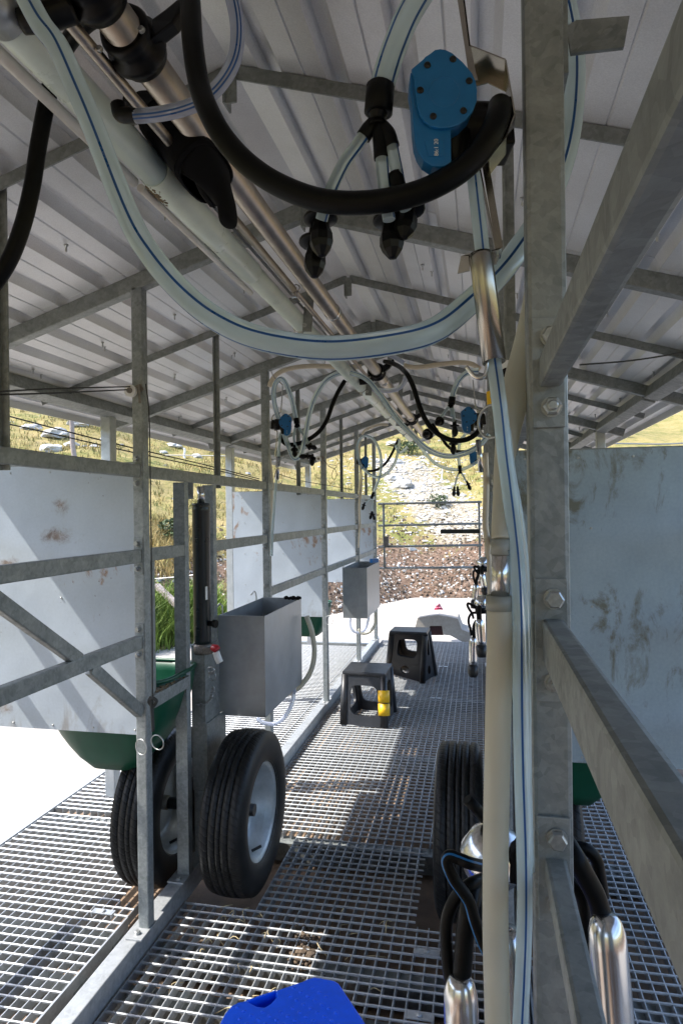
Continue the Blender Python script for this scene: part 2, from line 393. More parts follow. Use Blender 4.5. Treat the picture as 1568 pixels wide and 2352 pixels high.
# bare earth seen under the gratings
mb = MB(); mb.add([(-1.9, -2, GZ + .004), (1.1, -2, GZ + .004), (1.1, 6.1, GZ + .004), (-1.9, 6.1, GZ + .004)], [(0, 1, 2, 3)])
kind(mb.build('ground', 'soil'), 'structure')

def lump(c, sx, sy, sz, seed, sub=3, mi=0, mb=None, jag=.35):
    bm = bmesh.new(); bmesh.ops.create_icosphere(bm, subdivisions=sub, radius=1)
    mb = mb or MB(); rz = Matrix.Rotation(seed * 1.7, 3, 'Z')
    for v in bm.verts:
        p = v.co.copy(); k = 1 + jag * noise.noise(p * 1.3 + V((seed * 3.1, 0, seed))) + jag * .5 * noise.noise(p * 3.1 + V((seed, 7, 0)))
        k = round(k * 7) / 7 * .5 + k * .5
        p = rz @ V((p.x * sx * k, p.y * sy * k, max(p.z, -.4) * sz * k)); v.co = p + V(c)
    bm.verts.index_update()
    mb.add([v.co for v in bm.verts], [[v.index for v in f.verts] for f in bm.faces], mi, False); bm.free(); return mb
def ground_at(x, y):                                  # where the line of sight of a measured point meets the hill
    r = ray(x, y); t = 4.
    while t < 200:
        p = V((0, 0, H)) + r * t
        if p.z < hz(p.x, p.y): return p
        t += .06
    return V((0, 0, H)) + r * 60
# boulders the photo shows one by one: x, y, half width (photo px), look
BL = [(130, 1000, 34, 'pale flat boulder left of the weathered fence post'), (75, 985, 22, 'white boulder under the eave at the left edge'), (180, 975, 26, 'grey boulder high on the slope beside the fence post'),
      (165, 1023, 16, 'small pale rock beside the fence post foot'), (118, 1035, 30, 'long brown topped rock just above the top rail'), (275, 985, 18, 'grey rock right of the sunlit outer post'),
      (400, 1025, 20, 'grey rock above the rail between two posts'), (375, 1040, 12, 'small white rock above the rail beside the black cord'), (450, 1050, 14, 'small rock left of the hanger post'),
      (562, 1030, 14, 'rock seen between the pale outer post and the near pulsator post'), (905, 1100, 22, 'dark sided boulder above the pale slab in the meadow'), (925, 1115, 30, 'long slab of pale rock leaning in the meadow'),
      (1028, 1122, 13, 'white rounded rock below the hanging teat plugs'), (1062, 1138, 10, 'small white rock beside the gate top on the right'), (868, 1060, 14, 'white rock left of the slim white stake'),
      (905, 1064, 24, 'white outcrop on the upper slope'), (970, 1052, 10, 'small rock right of the white stakes high on the slope'), (1000, 1062, 7, 'tiny pale stone high on the slope right of the milk hose'),
      (985, 1040, 12, 'white rock near the top of the visible slope'), (1110, 1168, 10, 'white stone beside the right end of the gate'), (900, 1020, 16, 'white outcrop beneath the far roof edge')]
for i, (x, y, w, lab) in enumerate(BL):
    p = ground_at(x, y); D = (p - V((0, 0, H))).length; s = w / F * D
    o = lump((0, 0, 0), s, s * .8, s * .5, i + 1.3).build('boulder', 'rock'); o.location = p - V((0, 0, s * .04)); tag(o, lab, 'rock', 'pale boulders on the hillside')

def scatter(n, fn, size, seed, flat=.6):
    rnd = random.Random(seed); mb = MB()
    for _ in range(n):
        x, y = fn(rnd)
        if bank(x, y) < .02: continue
        s = size * (.35 + rnd.random() ** 2.2 * 1.5); z = hz(x, y)
        a = rnd.random() * 6.28; q = [V((math.cos(a + k * 1.571 + rnd.uniform(-.35, .35)) * s * rnd.uniform(.7, 1.2), math.sin(a + k * 1.571) * s * rnd.uniform(.7, 1.2), 0)) for k in range(4)]
        t = V((rnd.uniform(-.3, .3) * s, rnd.uniform(-.3, .3) * s, s * flat * 1.2)); c = V((x, y, z - s * .15))
        top = [c + v * .62 + t for v in q]
        mb.add([c + v for v in q] + top, [(0, 1, 5, 4), (1, 2, 6, 5), (2, 3, 7, 6), (3, 0, 4, 7), (4, 5, 6, 7)])
    return mb
def f_bank(r): x = r.uniform(-4, 2.6); return x, 10.42 + max(0, -(x + 1) * -2.05 if x < -1 else 0) * 1 + abs(r.gauss(0, 1.4))
def f_bank2(r):
    while True:
        x, y = r.uniform(-4.2, 3), r.uniform(5.5, 15); d = bank(x, y)
        if 0 < d < 3.2 and r.random() < math.exp(-d * .55): return x, y
def f_path(r):
    t = .62 * r.random() ** .8; y = 12.6 + t * 9; cx_ = -.2 - t * 3.6; return cx_ + r.gauss(0, .5 + .45 * t), y + r.gauss(0, .5)
def f_all(r):
    while True:
        x, y = r.uniform(-14, 6), r.uniform(6, 34)
        if bank(x, y) > .6: return x, y
mb = scatter(4200, f_bank2, .021, 3); kind(mb.build('gravel', 'gravel_white'), 'stuff')
mb = scatter(11000, f_bank2, .021, 31); kind(mb.build('gravel', 'dirt_dark'), 'stuff')
mb = scatter(2600, f_path, .045, 4, .28); kind(mb.build('gravel', 'gravel_white'), 'stuff')
mb = scatter(420, f_all, .08, 5, .4); kind(mb.build('gravel', 'rock'), 'stuff')

def grass(n, fn, hmin, hmax, seed, w=.008, lean=.5, blades=5):
    rnd = random.Random(seed); mb = MB()
    for _ in range(n):
        x, y = fn(rnd); z = hz(x, y)
        for b_ in range(blades):
            h = rnd.uniform(hmin, hmax); a = rnd.random() * 6.28; l = rnd.random() * lean * h
            bx, by = x + rnd.gauss(0, .05), y + rnd.gauss(0, .05); zb = z - .02
            dx, dy = math.cos(a), math.sin(a); k = rnd.random() * 6.28; wx, wy = math.cos(k) * w, math.sin(k) * w
            m_ = (bx + dx * l * .35, by + dy * l * .35, zb + h * .6); t = (bx + dx * l, by + dy * l, zb + h)
            mb.add([(bx - wx, by - wy, zb), (bx + wx, by + wy, zb), (m_[0] + wx * .7, m_[1] + wy * .7, m_[2]), (m_[0] - wx * .7, m_[1] - wy * .7, m_[2]), t], [(0, 1, 2, 3), (3, 2, 4)])
    return mb
def f_mead(r):
    while True:
        x, y = r.uniform(-13, 4), r.uniform(5.6, 30)
        d = bank(x, y)
        if d < .5 or (x > -2.4 and d < 2.4 and r.random() < .93): continue
        t = (y - 12.6) / 9; 
        if 0 < t < 1.0 and abs(x - (-.2 - t * 3.6)) < .9 and r.random() < .9: continue
        if noise.noise(V((x * .8, y * .8, 1))) < r.uniform(-.5, .35): continue
        return x, y
kind(grass(5200, f_mead, .04, .15, 11, .009, .9, 6).build('grass', 'grass_dry'), 'stuff')
kind(grass(4200, f_mead, .04, .13, 12, .009, .9, 6).build('grass', 'grass_olive'), 'stuff')
def f_lush(r): t = r.random(); return -3.28 - r.uniform(-.02, .55) + .0 * t, 5.6 + t * 1.5
kind(grass(560, lambda r: (-3.15 + .47 * (t := r.uniform(-.3, 1.1)) - r.uniform(.05, .6), 6.05 + t + r.uniform(-.1, .1)), .15, .42, 13, .006, 1.0, 9).build('grass', 'grass_green'), 'stuff')
kind(grass(520, lambda r: (-4.6 + r.uniform(-.8, .9), 8.0 + r.uniform(-.9, 1.5)), .08, .24, 14, .005, 1.1, 9).build('grass', 'grass_dry'), 'stuff')

# far shrubs and trees on the hill
def shrub(name, x, y, w, h, lab, cat, seed, n=700):
    p = ground_at(x, y); D = (p - V((0, 0, H))).length; sw, sh = w / F * D, h / F * D; rnd = random.Random(seed)
    t = thing(name, lab, cat, p); mb = MB()
    for _ in range(n):
        a, u, q = rnd.random() * 6.28, rnd.uniform(-1, 1), rnd.random() ** .4
        c = V((math.cos(a) * math.sqrt(1 - u * u) * sw * q, math.sin(a) * math.sqrt(1 - u * u) * sw * q, sh * (.55 + .5 * u * q)))
        if noise.noise(c * (2.2 / sw) + V((seed, 0, 0))) < -.12: continue
        s = sw * rnd.uniform(.06, .15); d = V((rnd.gauss(0, 1), rnd.gauss(0, 1), rnd.gauss(0, 1))).normalized(); e = d.orthogonal().normalized()
        mb.add([p + c + d * s, p + c + e * s * .5, p + c - d * s, p + c - e * s * .5], [(0, 1, 2, 3)])
    mb.build('foliage', 'leaf', t)
    MB().tube([p + V((0, 0, -.1)), p + V((sw * .1, 0, sh * .3)), p + V((0, 0, sh * .7))], [sw * .08, sw * .05, sw * .02], 6).build('stem', 'wood_grey', t)
shrub('shrub', 1005, 1168, 24, 34, 'dark green bush behind the gate beside the stony track', 'shrub', 2)
shrub('shrub', 935, 1045, 30, 34, 'grey green bush high on the slope under the pipes', 'shrub', 3)
shrub('shrub', 1440, 1003, 8, 18, 'lone small tree on the far hillside above the right panel', 'tree', 5)
shrub('shrub', 700, 1035, 16, 22, 'low bush seen between the pulley post and the hanger', 'shrub', 6)

shrub('shrub', 395, 1245, 34, 50, 'olive scrub on the bare bank left of the jack', 'shrub', 8, 900)
# fence posts and wires out on the meadow
def fpost(p, h, r, mat, lab, lean=0):
    mb = MB(); n = 5; pts = [p + V((lean * h * k / n + .01 * math.sin(k * 2), 0, -.1 + (h + .1) * k / n)) for k in range(n + 1)]
    mb.tube(pts, [r * (1 - .15 * k / n) for k in range(n + 1)], 9); o = mb.build('fence_post', mat, loc=p); return tag(o, lab, 'post', 'posts of the meadow fence')
for x, y, hpx, rpx, mat, lab, ln in [(172, 1062, 100, 5.5, 'wood_grey', 'weathered grey fence post leaning on the slope at the left', -.08), (258, 1062, 78, 7.5, 'wood_red', 'reddish brown thick fence post beside the sunlit outer post', 0),
                              (337, 1062, 75, 3.5, 'wood_red', 'dark slim fence post half hidden by the left pulley post', 0), (424, 1052, 22, 2.6, 'white_plastic', 'short white stake above the rail left of the hanger', 0), (1015, 1104, 30, 1.4, 'white_plastic', 'slim white stake standing in the middle of the meadow', 0),
                              (886, 1063, 20, 2, 'white_plastic', 'left one of two white stakes high on the slope', 0), (895, 1063, 18, 2, 'white_plastic', 'right one of two white stakes high on the slope', 0)]:
    p = ground_at(x, y); D = (p - V((0, 0, H))).length; fpost(p, hpx / F * D, rpx / F * D, mat, lab, ln)
a = [P(x, y, 14) for x, y in ((-60, 1052), (170, 1048), (338, 1046), (424, 1046), (640, 1050))]
tag(MB().tube(a, .012, 5).build('fence_wire', 'wire'), 'pale wire strung between the meadow fence posts', 'wire')
a = [P(x, y, 7.5) for x, y in ((1300, 1026), (1400, 1019), (1520, 1020), (1600, 1016))]
tag(MB().tube(a, .008, 5).build('fence_wire', 'wire'), 'pale cable sagging above the right panel', 'wire')
a = [P(x, y, 5.6) for x, y in ((350, 1330), (410, 1325), (450, 1320))]
tag(MB().tube(a, .006, 5).build('fence_wire', 'wire'), 'thin wire across the grassy bank left of the jack', 'wire')
p0, p1 = P(360, 1345, 6.6), P(412, 1395, 6.4)
tag(MB().bar(p0, p1, .06, .05).build('timber', 'wood_grey'), 'weathered plank lying in the grass left of the jack', 'plank')

# ------------------------------------------------------------------ shelter frame
XL0, XL1, XR0, XR1, PT = -.971, -.938, .0420, .0745, .034
YS = [-1.7, -.56, .58, 1.72, 2.86, 4.0, 5.14, 6.03]
YT = [-1.13, .01, 1.17, 2.30, 3.43, 4.57, 5.6]
ZTOP = 1.905
def stall_frame(side):
    L_ = side == 'left'
    x0, x1 = (XL0, XL1) if L_ else (XR0, XR1); xm = (x0 + x1) / 2; inn = x1 if L_ else x0
    t = thing('stall_frame', 'galvanised stall frame of posts and rails along the %s' % ('left side behind the two tin troughs' if L_ else 'right side with the nearest bolted post'), 'stall frame', (xm, 0, 0))
    bx = (-.997, -.948) if L_ else (.05, .1)
    MB().box((bx[0], -1.9, -.012), (bx[1], 6.2, .058)).build('base_beam', 'galv_floor', t, .003)
    for y in YS:
        p = MB().box((x0, y, .062), (x1, y + PT, ZTOP - .001)).build('post', 'galv' if not (L_ and y == 1.72) else 'galv', t, .004)
        MB().box((x0 - .012, y - .05, .058), (x1 + .004, y + PT + .05, .064)).build('foot_plate', 'galv_floor', p, .001)
        bolt(p, (xm - .004, y - .026, .064), (0, 0, 1), .008)
    for y in YT:
        MB().box((x0 + .004, y, 1.345), (x0 + .008, y + .018, 1.94)).box((x0 + .008, y + .014, 1.345), (x0 + .024, y + .018, 1.94)).build('hanger_post', 'galv_rail', t)
        bolt(t, (x0 + .012, y - .001, 1.37), (0, -1, 0), .005)
    rails = [(1.356, 1.392), (1.112, 1.15), (.866, .904)] if L_ else [(1.353, 1.378), (1.122, 1.158), (.936, .957)]
    rx0, rx1 = (-.966, -.944) if L_ else (.0505, .068)
    for i in range(len(YS) - 1):
        ya, yb = YS[i] + PT + .003, YS[i + 1] - .003
        for j, (z0, z1) in enumerate(rails):
            if L_ and 1.7 < ya < 1.8 and j == 2: continue
            e0 = ya if (i or not L_) else ya
            seg = [(ya, yb)]
            if L_ and 1.7 < ya < 1.8 and j == 1: seg = [(ya, 1.997), (2.26, yb)]
            for a, b_ in seg: MB().box((rx0, a, z0), (rx1, b_, z1)).build('rail', 'galv_rail', t, .003)
            if L_ or i == 1:
                for (yy, ax, s) in ((ya, 1, -1), (yb, -1, 1)):
                    pl = MB().box((x0 + .003, yy - .0015 * 1, z0 - .034), (x1 - .003, yy + .0015, z1 + .034)); o = pl.build('end_plate', 'galv', t, .0008)
                    if s == 1 or not L_:
                        pass
    # bolts on the near faces of the posts
    for y in YS:
        for (z0, z1) in rails:
            for dz in (-.017, .017 + z1 - z0):
                bolt(t, (xm + (-.003 if L_ else .002), y - .006, z0 + dz), (0, -1, 0), .0075 if L_ else .0078, dz < 0)
    return t
LF = stall_frame('left'); RF = stall_frame('right')
# diagonal brace, short frame and channel uprights of the left frame
MB().bar((-.955, .85, 1.282), (-.955, 1.425, .898), .02, .034).build('brace', 'galv_rail', LF, .003)
MB().bar((-.955, 1.475, .868), (-.955, 1.717, .685), .02, .034).build('brace', 'galv_rail', LF, .003)
MB().box((-.966, 1.757, .684), (-.930, 1.997, .722)).build('rail', 'galv_rail', LF, .003)
MB().box((-.962, 1.775, .722), (-.944, 1.793, 1.112)).build('upright', 'galv_rail', LF, .002)
for ya in (2.0, 2.235):
    MB().box((-.985, ya, .064), (-.949, ya + .004, 1.354)).box((-.949, ya, .064), (-.945, ya + .03, 1.354)).build('upright', 'galv', LF)
MB().box((-1.0, 1.955, .0582), (-.943, 2.06, .0635)).build('foot_plate', 'galv_floor', LF, .001); bolt(LF, (-.968, 1.972, .0635), (0, 0, 1), .008)
MB().box((-.968, 2.05, 1.30), (-.938, 2.055, 1.355)).build('end_plate', 'galv', LF); bolt(LF, (-.956, 2.049, 1.325), (0, -1, 0), .009)
# angle bracket on the nearest right post
a = MB(); a.box((XR1 + .001, .60, 1.63), (XR1 + .006, .632, 1.70)); a.prism([P(1300, 60, .615), P(1322, 46, .617), P(1445, 36, .61), P(1432, 108, .60), P(1310, 122, .612)], (0, .004, 0))
a.build('angle_bracket', 'galv', RF)
for y0, n_ in ((1.72, 0), (2.86, 1)):
    MB().bar((.055, y0 + .04, .80), (.055, y0 + .9, .20), .02, .03).build('brace', 'galv_rail', RF, .002)

# outer rails and posts that carry the eaves
def outer(side):
    x = -1.615 if side == 'left' else .69; t = thing('outer_frame', 'outer posts and rails that carry the %s eave' % side, 'frame', (x, 0, 0))
    ys = [-.9, .9, 2.63, 4.09, 6.12] if side == 'left' else [-.9, 1.9, 4.0, 6.0]
    for y in ys:
        MB().box((x - .024, y, -.11), (x + .024, y + .05, 1.70)).build('post', 'galv_new', t, .004)
    sx = -1 if side == 'left' else 1
    for z in (1.22, .98, .74, .5):
        for ya, yb in ([(-.84, .897), (.953, 1.72)] if side == 'left' else [(-.84, 1.897)]):
            MB().bar((x, ya, z), (x, yb, z), .03, .04).build('rail', 'galv_new', t, .003)
    return t
outer('left'); outer('right')

# ------------------------------------------------------------------ roof
XC, SL = -.449, .31
RT = thing('roof', 'pitched roof of ribbed metal sheet on galvanised rafters over the aisle', 'roof', (XC, 0, 2.05))
def roof_sheet(sg):
    W = 1.30; prof = []; p = 0.0; k = math.cos(math.atan(SL))
    pts = [(0.0, 0.0)]; x = .055
    while x < W - .05:
        pts += [(x, 0), (x + .012, .024), (x + .034, .024), (x + .046, 0)]; 
        pts += [(x + .088, 0), (x + .09, .003), (x + .093, 0)]
        x += .13
    pts.append((W, 0))
    ya = [-2.8, -1.7, -.58, .56, 1.70, 2.84, 3.98, 5.12, 6.22]  # rear bays are out of view, lengthened to dim the near parts
    mb = MB()
    for i in range(len(ya) - 1):
        a, b_ = ya[i], ya[i + 1] + .05; dz = .0015 * (i % 2)
        vs = [(XC + sg * px, y, 2.098 - SL * px + pz + dz) for y in (a, b_) for px, pz in pts]; n = len(pts)
        mb.add(vs, [(j, j + 1, n + j + 1, n + j) for j in range(n - 1)])
    o = mb.build('roof_sheet', 'roof', RT); md = o.modifiers.new('thickness', 'SOLIDIFY'); md.thickness = .0012; md.offset = 1
    # drip edge
    xe = XC + sg * W; MB().box((min(xe, xe + sg * .004), -2.8, 2.098 - SL * W - .028), (max(xe, xe + sg * .004), 6.25, 2.098 - SL * W + .012)).build('eave_trim', 'roof', RT)
for sg in (-1, 1): roof_sheet(sg)
MB().prism([(XC - .12, -2.8, 2.112 - .0), (XC, -2.8, 2.148), (XC + .12, -2.8, 2.112)], (0, 9.07, 0)).build('ridge_cap', 'roof', RT)
for sg in (-1, 1):
    up = V((sg * SL, 0, 1))
    for y in YS:
        a, b_ = V((XC + sg * .006, y + PT / 2, 2.073)), V((XC + sg * 1.265, y + PT / 2, 2.073 - SL * 1.259))
        MB().bar(a, b_, .034, .044, up).build('rafter', 'galv_rail', RT, .003)
    for y in YT:
        a, b_ = V((XC + sg * .006, y, 2.082)), V((XC + sg * 1.24, y, 2.082 - SL * 1.234))
        MB().bar(a, b_, .004, .026, up).bar(a + V((0, .012, .011)), b_ + V((0, .012, .011)), .02, .004, up).build('rafter', 'galv_rail', RT)
    x = XC + sg * 1.14
    for i in range(len(YS) - 1):
        MB().bar((x, YS[i] + PT + .002, 2.066 - SL * 1.14), (x, YS[i + 1] - .002, 2.066 - SL * 1.14), .055, .05, up).build('eave_purlin', 'galv_rail', RT, .003)
for y in YS[2:] + YT[2:]:
    o = MB().box((XC - .012, y - .012, 2.02), (XC - .008, y + .024, 2.085)).box((XC - .008, y - .008, 2.02), (XC + .014, y - .004, 2.085)).build('ridge_bracket', 'galv_rail', RT)
rnd = random.Random(4)
for y in (1.5, 2.06, 2.62, 3.2, 3.77, 4.35):            # screw tips that come through the ribs
    for sg in (-1, 1):
        for px in (.26, .52, .78, 1.04):
            for dx in (-.012, .012):
                c = V((XC + sg * (px + .04 + dx), y + rnd.uniform(-.02, .02) + dx * 2, 2.098 - SL * (px + .04)))
                if rnd.random() < .75:
                    MB().lathe([(.0055, 0), (.0055, -.004), (.0026, -.004), (.0026, -.016), (.0005, -.02)], c, (0, 0, 1), 8).build('screw', 'bolt', RT)

# ------------------------------------------------------------------ sheet metal panels
def panel(x0, x1, y, z0, z1, mat, lab, scr=True):
    t = thing('divider_panel', lab, 'panel', ((x0 + x1) / 2, y, z0), 'sheet metal dividers between the stalls')
    MB().box((x0, y, z0), (x1, y + .002, z1)).build('sheet', mat, t)
    f = MB()
    f.box((x0, y + .0025, z1 - .028), (x1, y + .03, z1 + .004)); f.box((x0, y + .0025, z0 + .003), (x1, y + .03, z0 + .03))
    f.box((x0 + .003, y + .0026, z0 + .031), (x0 + .03, y + .03, z1 - .029)); f.box((x1 - .03, y + .0026, z0 + .031), (x1 - .003, y + .03, z1 - .029))
    f.build('frame', 'galv_rail', t)
    if scr:
        n = 4; 
        pts = [(x0 + .03 + (x1 - x0 - .05) * i / 5, z) for i in range(6) for z in (z0 + .014, z1 - .02)] + [(x, z0 + (z1 - z0) * i / n) for i in range(1, n) for x in (x1 - .012, x1 - .26, x1 - .52)]
        for px, pz in pts:
            bolt(t, (px, y, pz), (0, -1, 0), .0028)
    return t
panel(-1.72, -.985, 1.776, .597, 1.402, 'panel_near', 'near rust stained pale steel panel on the left behind the crossed brace')
panel(-1.575, -.975, 4.05, .585, 1.388, 'panel_l', 'pale steel panel with a sunlit corner behind the nearer trough')
panel(-1.575, -.945, 6.08, .585, 1.37, 'panel_l', 'farthest pale steel panel on the left behind the small far trough')
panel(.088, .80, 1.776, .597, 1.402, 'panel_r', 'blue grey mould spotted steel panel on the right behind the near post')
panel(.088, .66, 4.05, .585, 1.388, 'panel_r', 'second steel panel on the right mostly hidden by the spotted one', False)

panel(-1.57, -.985, -.50, .597, 1.402, 'panel_l', 'unseen left steel panel added behind the viewer to block light', False)  # out of view, added to keep light from behind off the near frame
panel(.088, .67, -.50, .597, 1.402, 'panel_r', 'unseen right steel panel added behind the viewer to block light', False)  # its unseen counterpart, likewise added as a light block
# ------------------------------------------------------------------ gratings
CP, BP = .0366, .0335
def grating(x0, x1, y0, y1, lab, holes=(), xa=None, clips=()):
    t = thing('floor_grating', lab, 'grating', ((x0 + x1) / 2, (y0 + y1) / 2, 0), 'galvanised floor gratings')
    mb = MB(); cb = MB()
    def cuts(lo, hi, hs):
        segs = [(lo, hi)]
        for a, b_ in hs:
            n = []
            for s, e in segs:
                if b_ <= s or a >= e: n.append((s, e)); continue
                if a > s: n.append((s, a))
                if b_ < e: n.append((b_, e))
            segs = n
        return segs
    nx = int(round((x1 - x0) / BP)); px = (x1 - x0) / nx
    for i in range(nx + 1):
        x = x0 + i * px
        for a, b_ in cuts(y0, y1, [(h[2], h[3]) for h in holes if h[0] < x < h[1]]):
            mb.box((x - .0013, a, -.030), (x + .0013, b_, -.0008))
    y = y0 + .012
    while y < y1:
        for a, b_ in cuts(x0, x1, [(h[0], h[1]) for h in holes if h[2] < y < h[3]]):
            z = .0004; w = .0024
            cb.add([(a, y - w, -.005), (b_, y - w, -.005), (a, y - w, z - .001), (b_, y - w, z - .001), (a, y, z + .0012), (b_, y, z + .0012), (a, y + w, z - .001), (b_, y + w, z - .001), (a, y + w, -.005), (b_, y + w, -.005)],
                   [(0, 1, 3, 2), (2, 3, 5, 4), (4, 5, 7, 6), (6, 7, 9, 8), (8, 9, 1, 0)])
        y += CP
    mb.build('bearing_bars', 'galv_floor', t); cb.build('cross_bars', 'galv_floor', t)
    for c in clips:
        k = MB(); x, y = c
        k.box((x - .03, y - .012, .0018), (x + .03, y + .012, .0045)); k.box((x - .036, y - .012, -.01), (x - .031, y + .012, .0045)); k.box((x + .031, y - .012, -.01), (x + .036, y + .012, .0045))
        k.lathe([(.008, .0045), (.007, .009), (.003, .0095)], (x, y, 0), (0, 0, 1), 12); k.build('clip', 'galv_floor', t)
    return t
HLI = (-.9395, -.7045, 1.966, 2.452); HRI = (-.205, .05, 1.975, 2.45)
grating(-.9395, .04, .2, 1.722, 'nearest aisle floor grating under the blue stool', clips=[(-.16, 1.62), (-.16, .9)])
grating(-.9395, .04, 1.728, 2.462, 'aisle floor grating with cut-outs round the two inner wheels', [(-.9396, -.7045, 1.966, 2.46), (-.205, .05, 1.975, 2.46)], clips=[(-.16, 1.86)])
grating(-.9395, .04, 2.474, 6.36, 'long aisle floor grating carrying the two black stools', clips=[(-.3, 4.4), (-.3, 5.3)])
grating(-1.785, -1.085, .2, 2.45, 'sunlit floor grating at the left in front of the outer wheel', [(-1.155, -1.0, 1.93, 2.46)], clips=[(-1.17, 1.86)])
grating(-1.785, -1.02, 2.49, 6.0, 'sunlit floor grating at the left beyond the wheels')
grating(.125, .80, .2, 6.0, 'floor grating right of the near post', [(.1, .28, 1.93, 2.5)])
t = thing('floor_frame', 'steel cross channels and edge angles under the gratings', 'frame', (-.45, 2, -.05))
for y in (.9, 1.6, 1.79, 2.47, 3.4, 4.5, 5.6, 6.3):
    MB().box((-1.78, y - .03, -.1), (.8, y + .03, -.032)).build('channel', 'galv_rail', t)
for x, w in ((-1.793, .005), (-1.0795, .005), (.118, .005), (.806, .005)):
    for a, b_ in (((.2, 1.85), (2.5, 6.0)) if x == -1.0795 else ((.2, 6.0),)):
        MB().box((x - w, a, -.05), (x + w * .2, b_, .003)).build('edge_angle', 'galv_floor', t)

# ------------------------------------------------------------------ wheels
m, nt, b = nodes('tyre'); L = nt.links.new
tc = add(nt, 'ShaderNodeTexCoord'); sx = add(nt, 'ShaderNodeSeparateXYZ'); L(tc.outputs['Object'], sx.inputs[0])
an = add(nt, 'ShaderNodeMath', operation='ARCTAN2'); L(sx.outputs[1], an.inputs[0]); L(sx.outputs[2], an.inputs[1])
sk = add(nt, 'ShaderNodeMath', operation='MULTIPLY_ADD'); L(sx.outputs[0], sk.inputs[0]); sk.inputs[1].default_value = 2.2; L(an.outputs[0], sk.inputs[2])
fq = add(nt, 'ShaderNodeMath', operation='MULTIPLY'); L(sk.outputs[0], fq.inputs[0]); fq.inputs[1].default_value = 72
sn = add(nt, 'ShaderNodeMath', operation='SINE'); L(fq.outputs[0], sn.inputs[0])
rp = ramp(nt, sn.outputs[0], [(.62, 1), (.85, 0)])
yz = add(nt, 'ShaderNodeMath', operation='MULTIPLY'); L(sx.outputs[1], yz.inputs[0]); L(sx.outputs[1], yz.inputs[1])
zz = add(nt, 'ShaderNodeMath', operation='MULTIPLY_ADD'); L(sx.outputs[2], zz.inputs[0]); L(sx.outputs[2], zz.inputs[1]); L(yz.outputs[0], zz.inputs[2])
gt = add(nt, 'ShaderNodeMath', operation='GREATER_THAN'); L(zz.outputs[0], gt.inputs[0]); gt.inputs[1].default_value = .252 ** 2
mq = add(nt, 'ShaderNodeMath', operation='MULTIPLY_ADD'); L(rp.outputs[0], mq.inputs[0]); L(gt.outputs[0], mq.inputs[1])
iv = add(nt, 'ShaderNodeMath', operation='SUBTRACT'); iv.inputs[0].default_value = 1; L(gt.outputs[0], iv.inputs[1]); L(iv.outputs[0], mq.inputs[2])
bump(nt, b, mq.outputs[0], .005, 1)
n = noise_n(nt, 25, 7, .7); r = ramp(nt, n.outputs[0], [(.4, (.005, .0053, .0056)), (.62, (.012, .012, .012)), (.78, (.06, .053, .043))]); L(r.outputs[0], b.inputs['Base Color'])
b.inputs['Roughness'].default_value = .5; b.inputs['Specular IOR Level'].default_value = .35
RW, RR_, WW = .265, .158, .145
def wheel(x, lab, out):                               # out: +1 shows the dished face towards +X
    t = thing('trailer_wheel', lab, 'wheel', (x, 2.13, .235), 'four small trailer wheels standing in the grating cut-outs')
    h = WW / 2; pr = [(RR_, -h * .8), (RR_ + .012, -h * .93), (RR_ + .05, -h), (RW - .03, -h * .97), (RW - .008, -h * .82)]
    g = .0035; 
    for c in (-.5, -.13, .13, .5):
        c *= h * .9
        pr += [(RW - .008 + .008 * (1 - abs(c - g) / h) ** .5 - .001, c - g), (RW - .012, c - g * .7), (RW - .012, c + g * .7), (RW - .008 + .008 * (1 - abs(c + g) / h) ** .5 - .001, c + g)]
    pr += [(RW - .008, h * .82), (RW - .03, h * .97), (RR_ + .05, h), (RR_ + .012, h * .93), (RR_, h * .8)]
    MB().lathe(pr, t.location, (1, 0, 0), 96, cap=False).build('tyre', 'tyre', t)
    rp_ = [(RR_ + .004, h * .86), (RR_ + .006, h * .8), (RR_ - .004, h * .72), (RR_ - .012, h * .66), (RR_ - .018, h * .3), (RR_ - .03, h * .1), (RR_ - .032, -h * .25), (RR_ - .06, -h * .3), (.05, -h * .12), (.0, -h * .12)]
    rb = [(RR_ + .004, -h * .86), (RR_ + .006, -h * .8), (RR_ - .006, -h * .7), (RR_ - .012, -h * .55), (RR_ - .018, -h * .2), (RR_ - .0185, h * .3)]
    MB().lathe(rp_ if out > 0 else [(a, -c) for a, c in rp_], t.location, (1, 0, 0), 48, cap=False).lathe(rb if out > 0 else [(a, -c) for a, c in rb], t.location, (1, 0, 0), 48, cap=False).build('rim', 'rim', t)
    hb = MB().lathe([(.001, out * -h * .1), (.024, out * -h * .1), (.024, out * .012), (.019, out * .016), (.001, out * .018)], t.location, (1, 0, 0), 20).build('hub', 'hub_zinc', t)
    MB().lathe([(.014, out * .017), (.014, out * .028), (.004, out * .03)], t.location, (1, 0, 0), 6, smooth=False).build('hub_nut', 'hub_zinc', hb)
    q = t.location + V((out * h * .35, -.02, -RR_ + .028)); MB().tube([q, q + V((out * .03, .012, .014))], .005, 8).build('valve', 'rubber', t)
    return t
wheel(-.7925, 'inner wheel left of the aisle showing its grey rim', 1)
wheel(-1.0925, 'outer wheel behind the near left post under the green tub', 1)
wheel(-.072, 'dark inner wheel right of the aisle beside the thick silicone tube', -1)
wheel(.205, 'outer right wheel glimpsed right of the near post', -1)
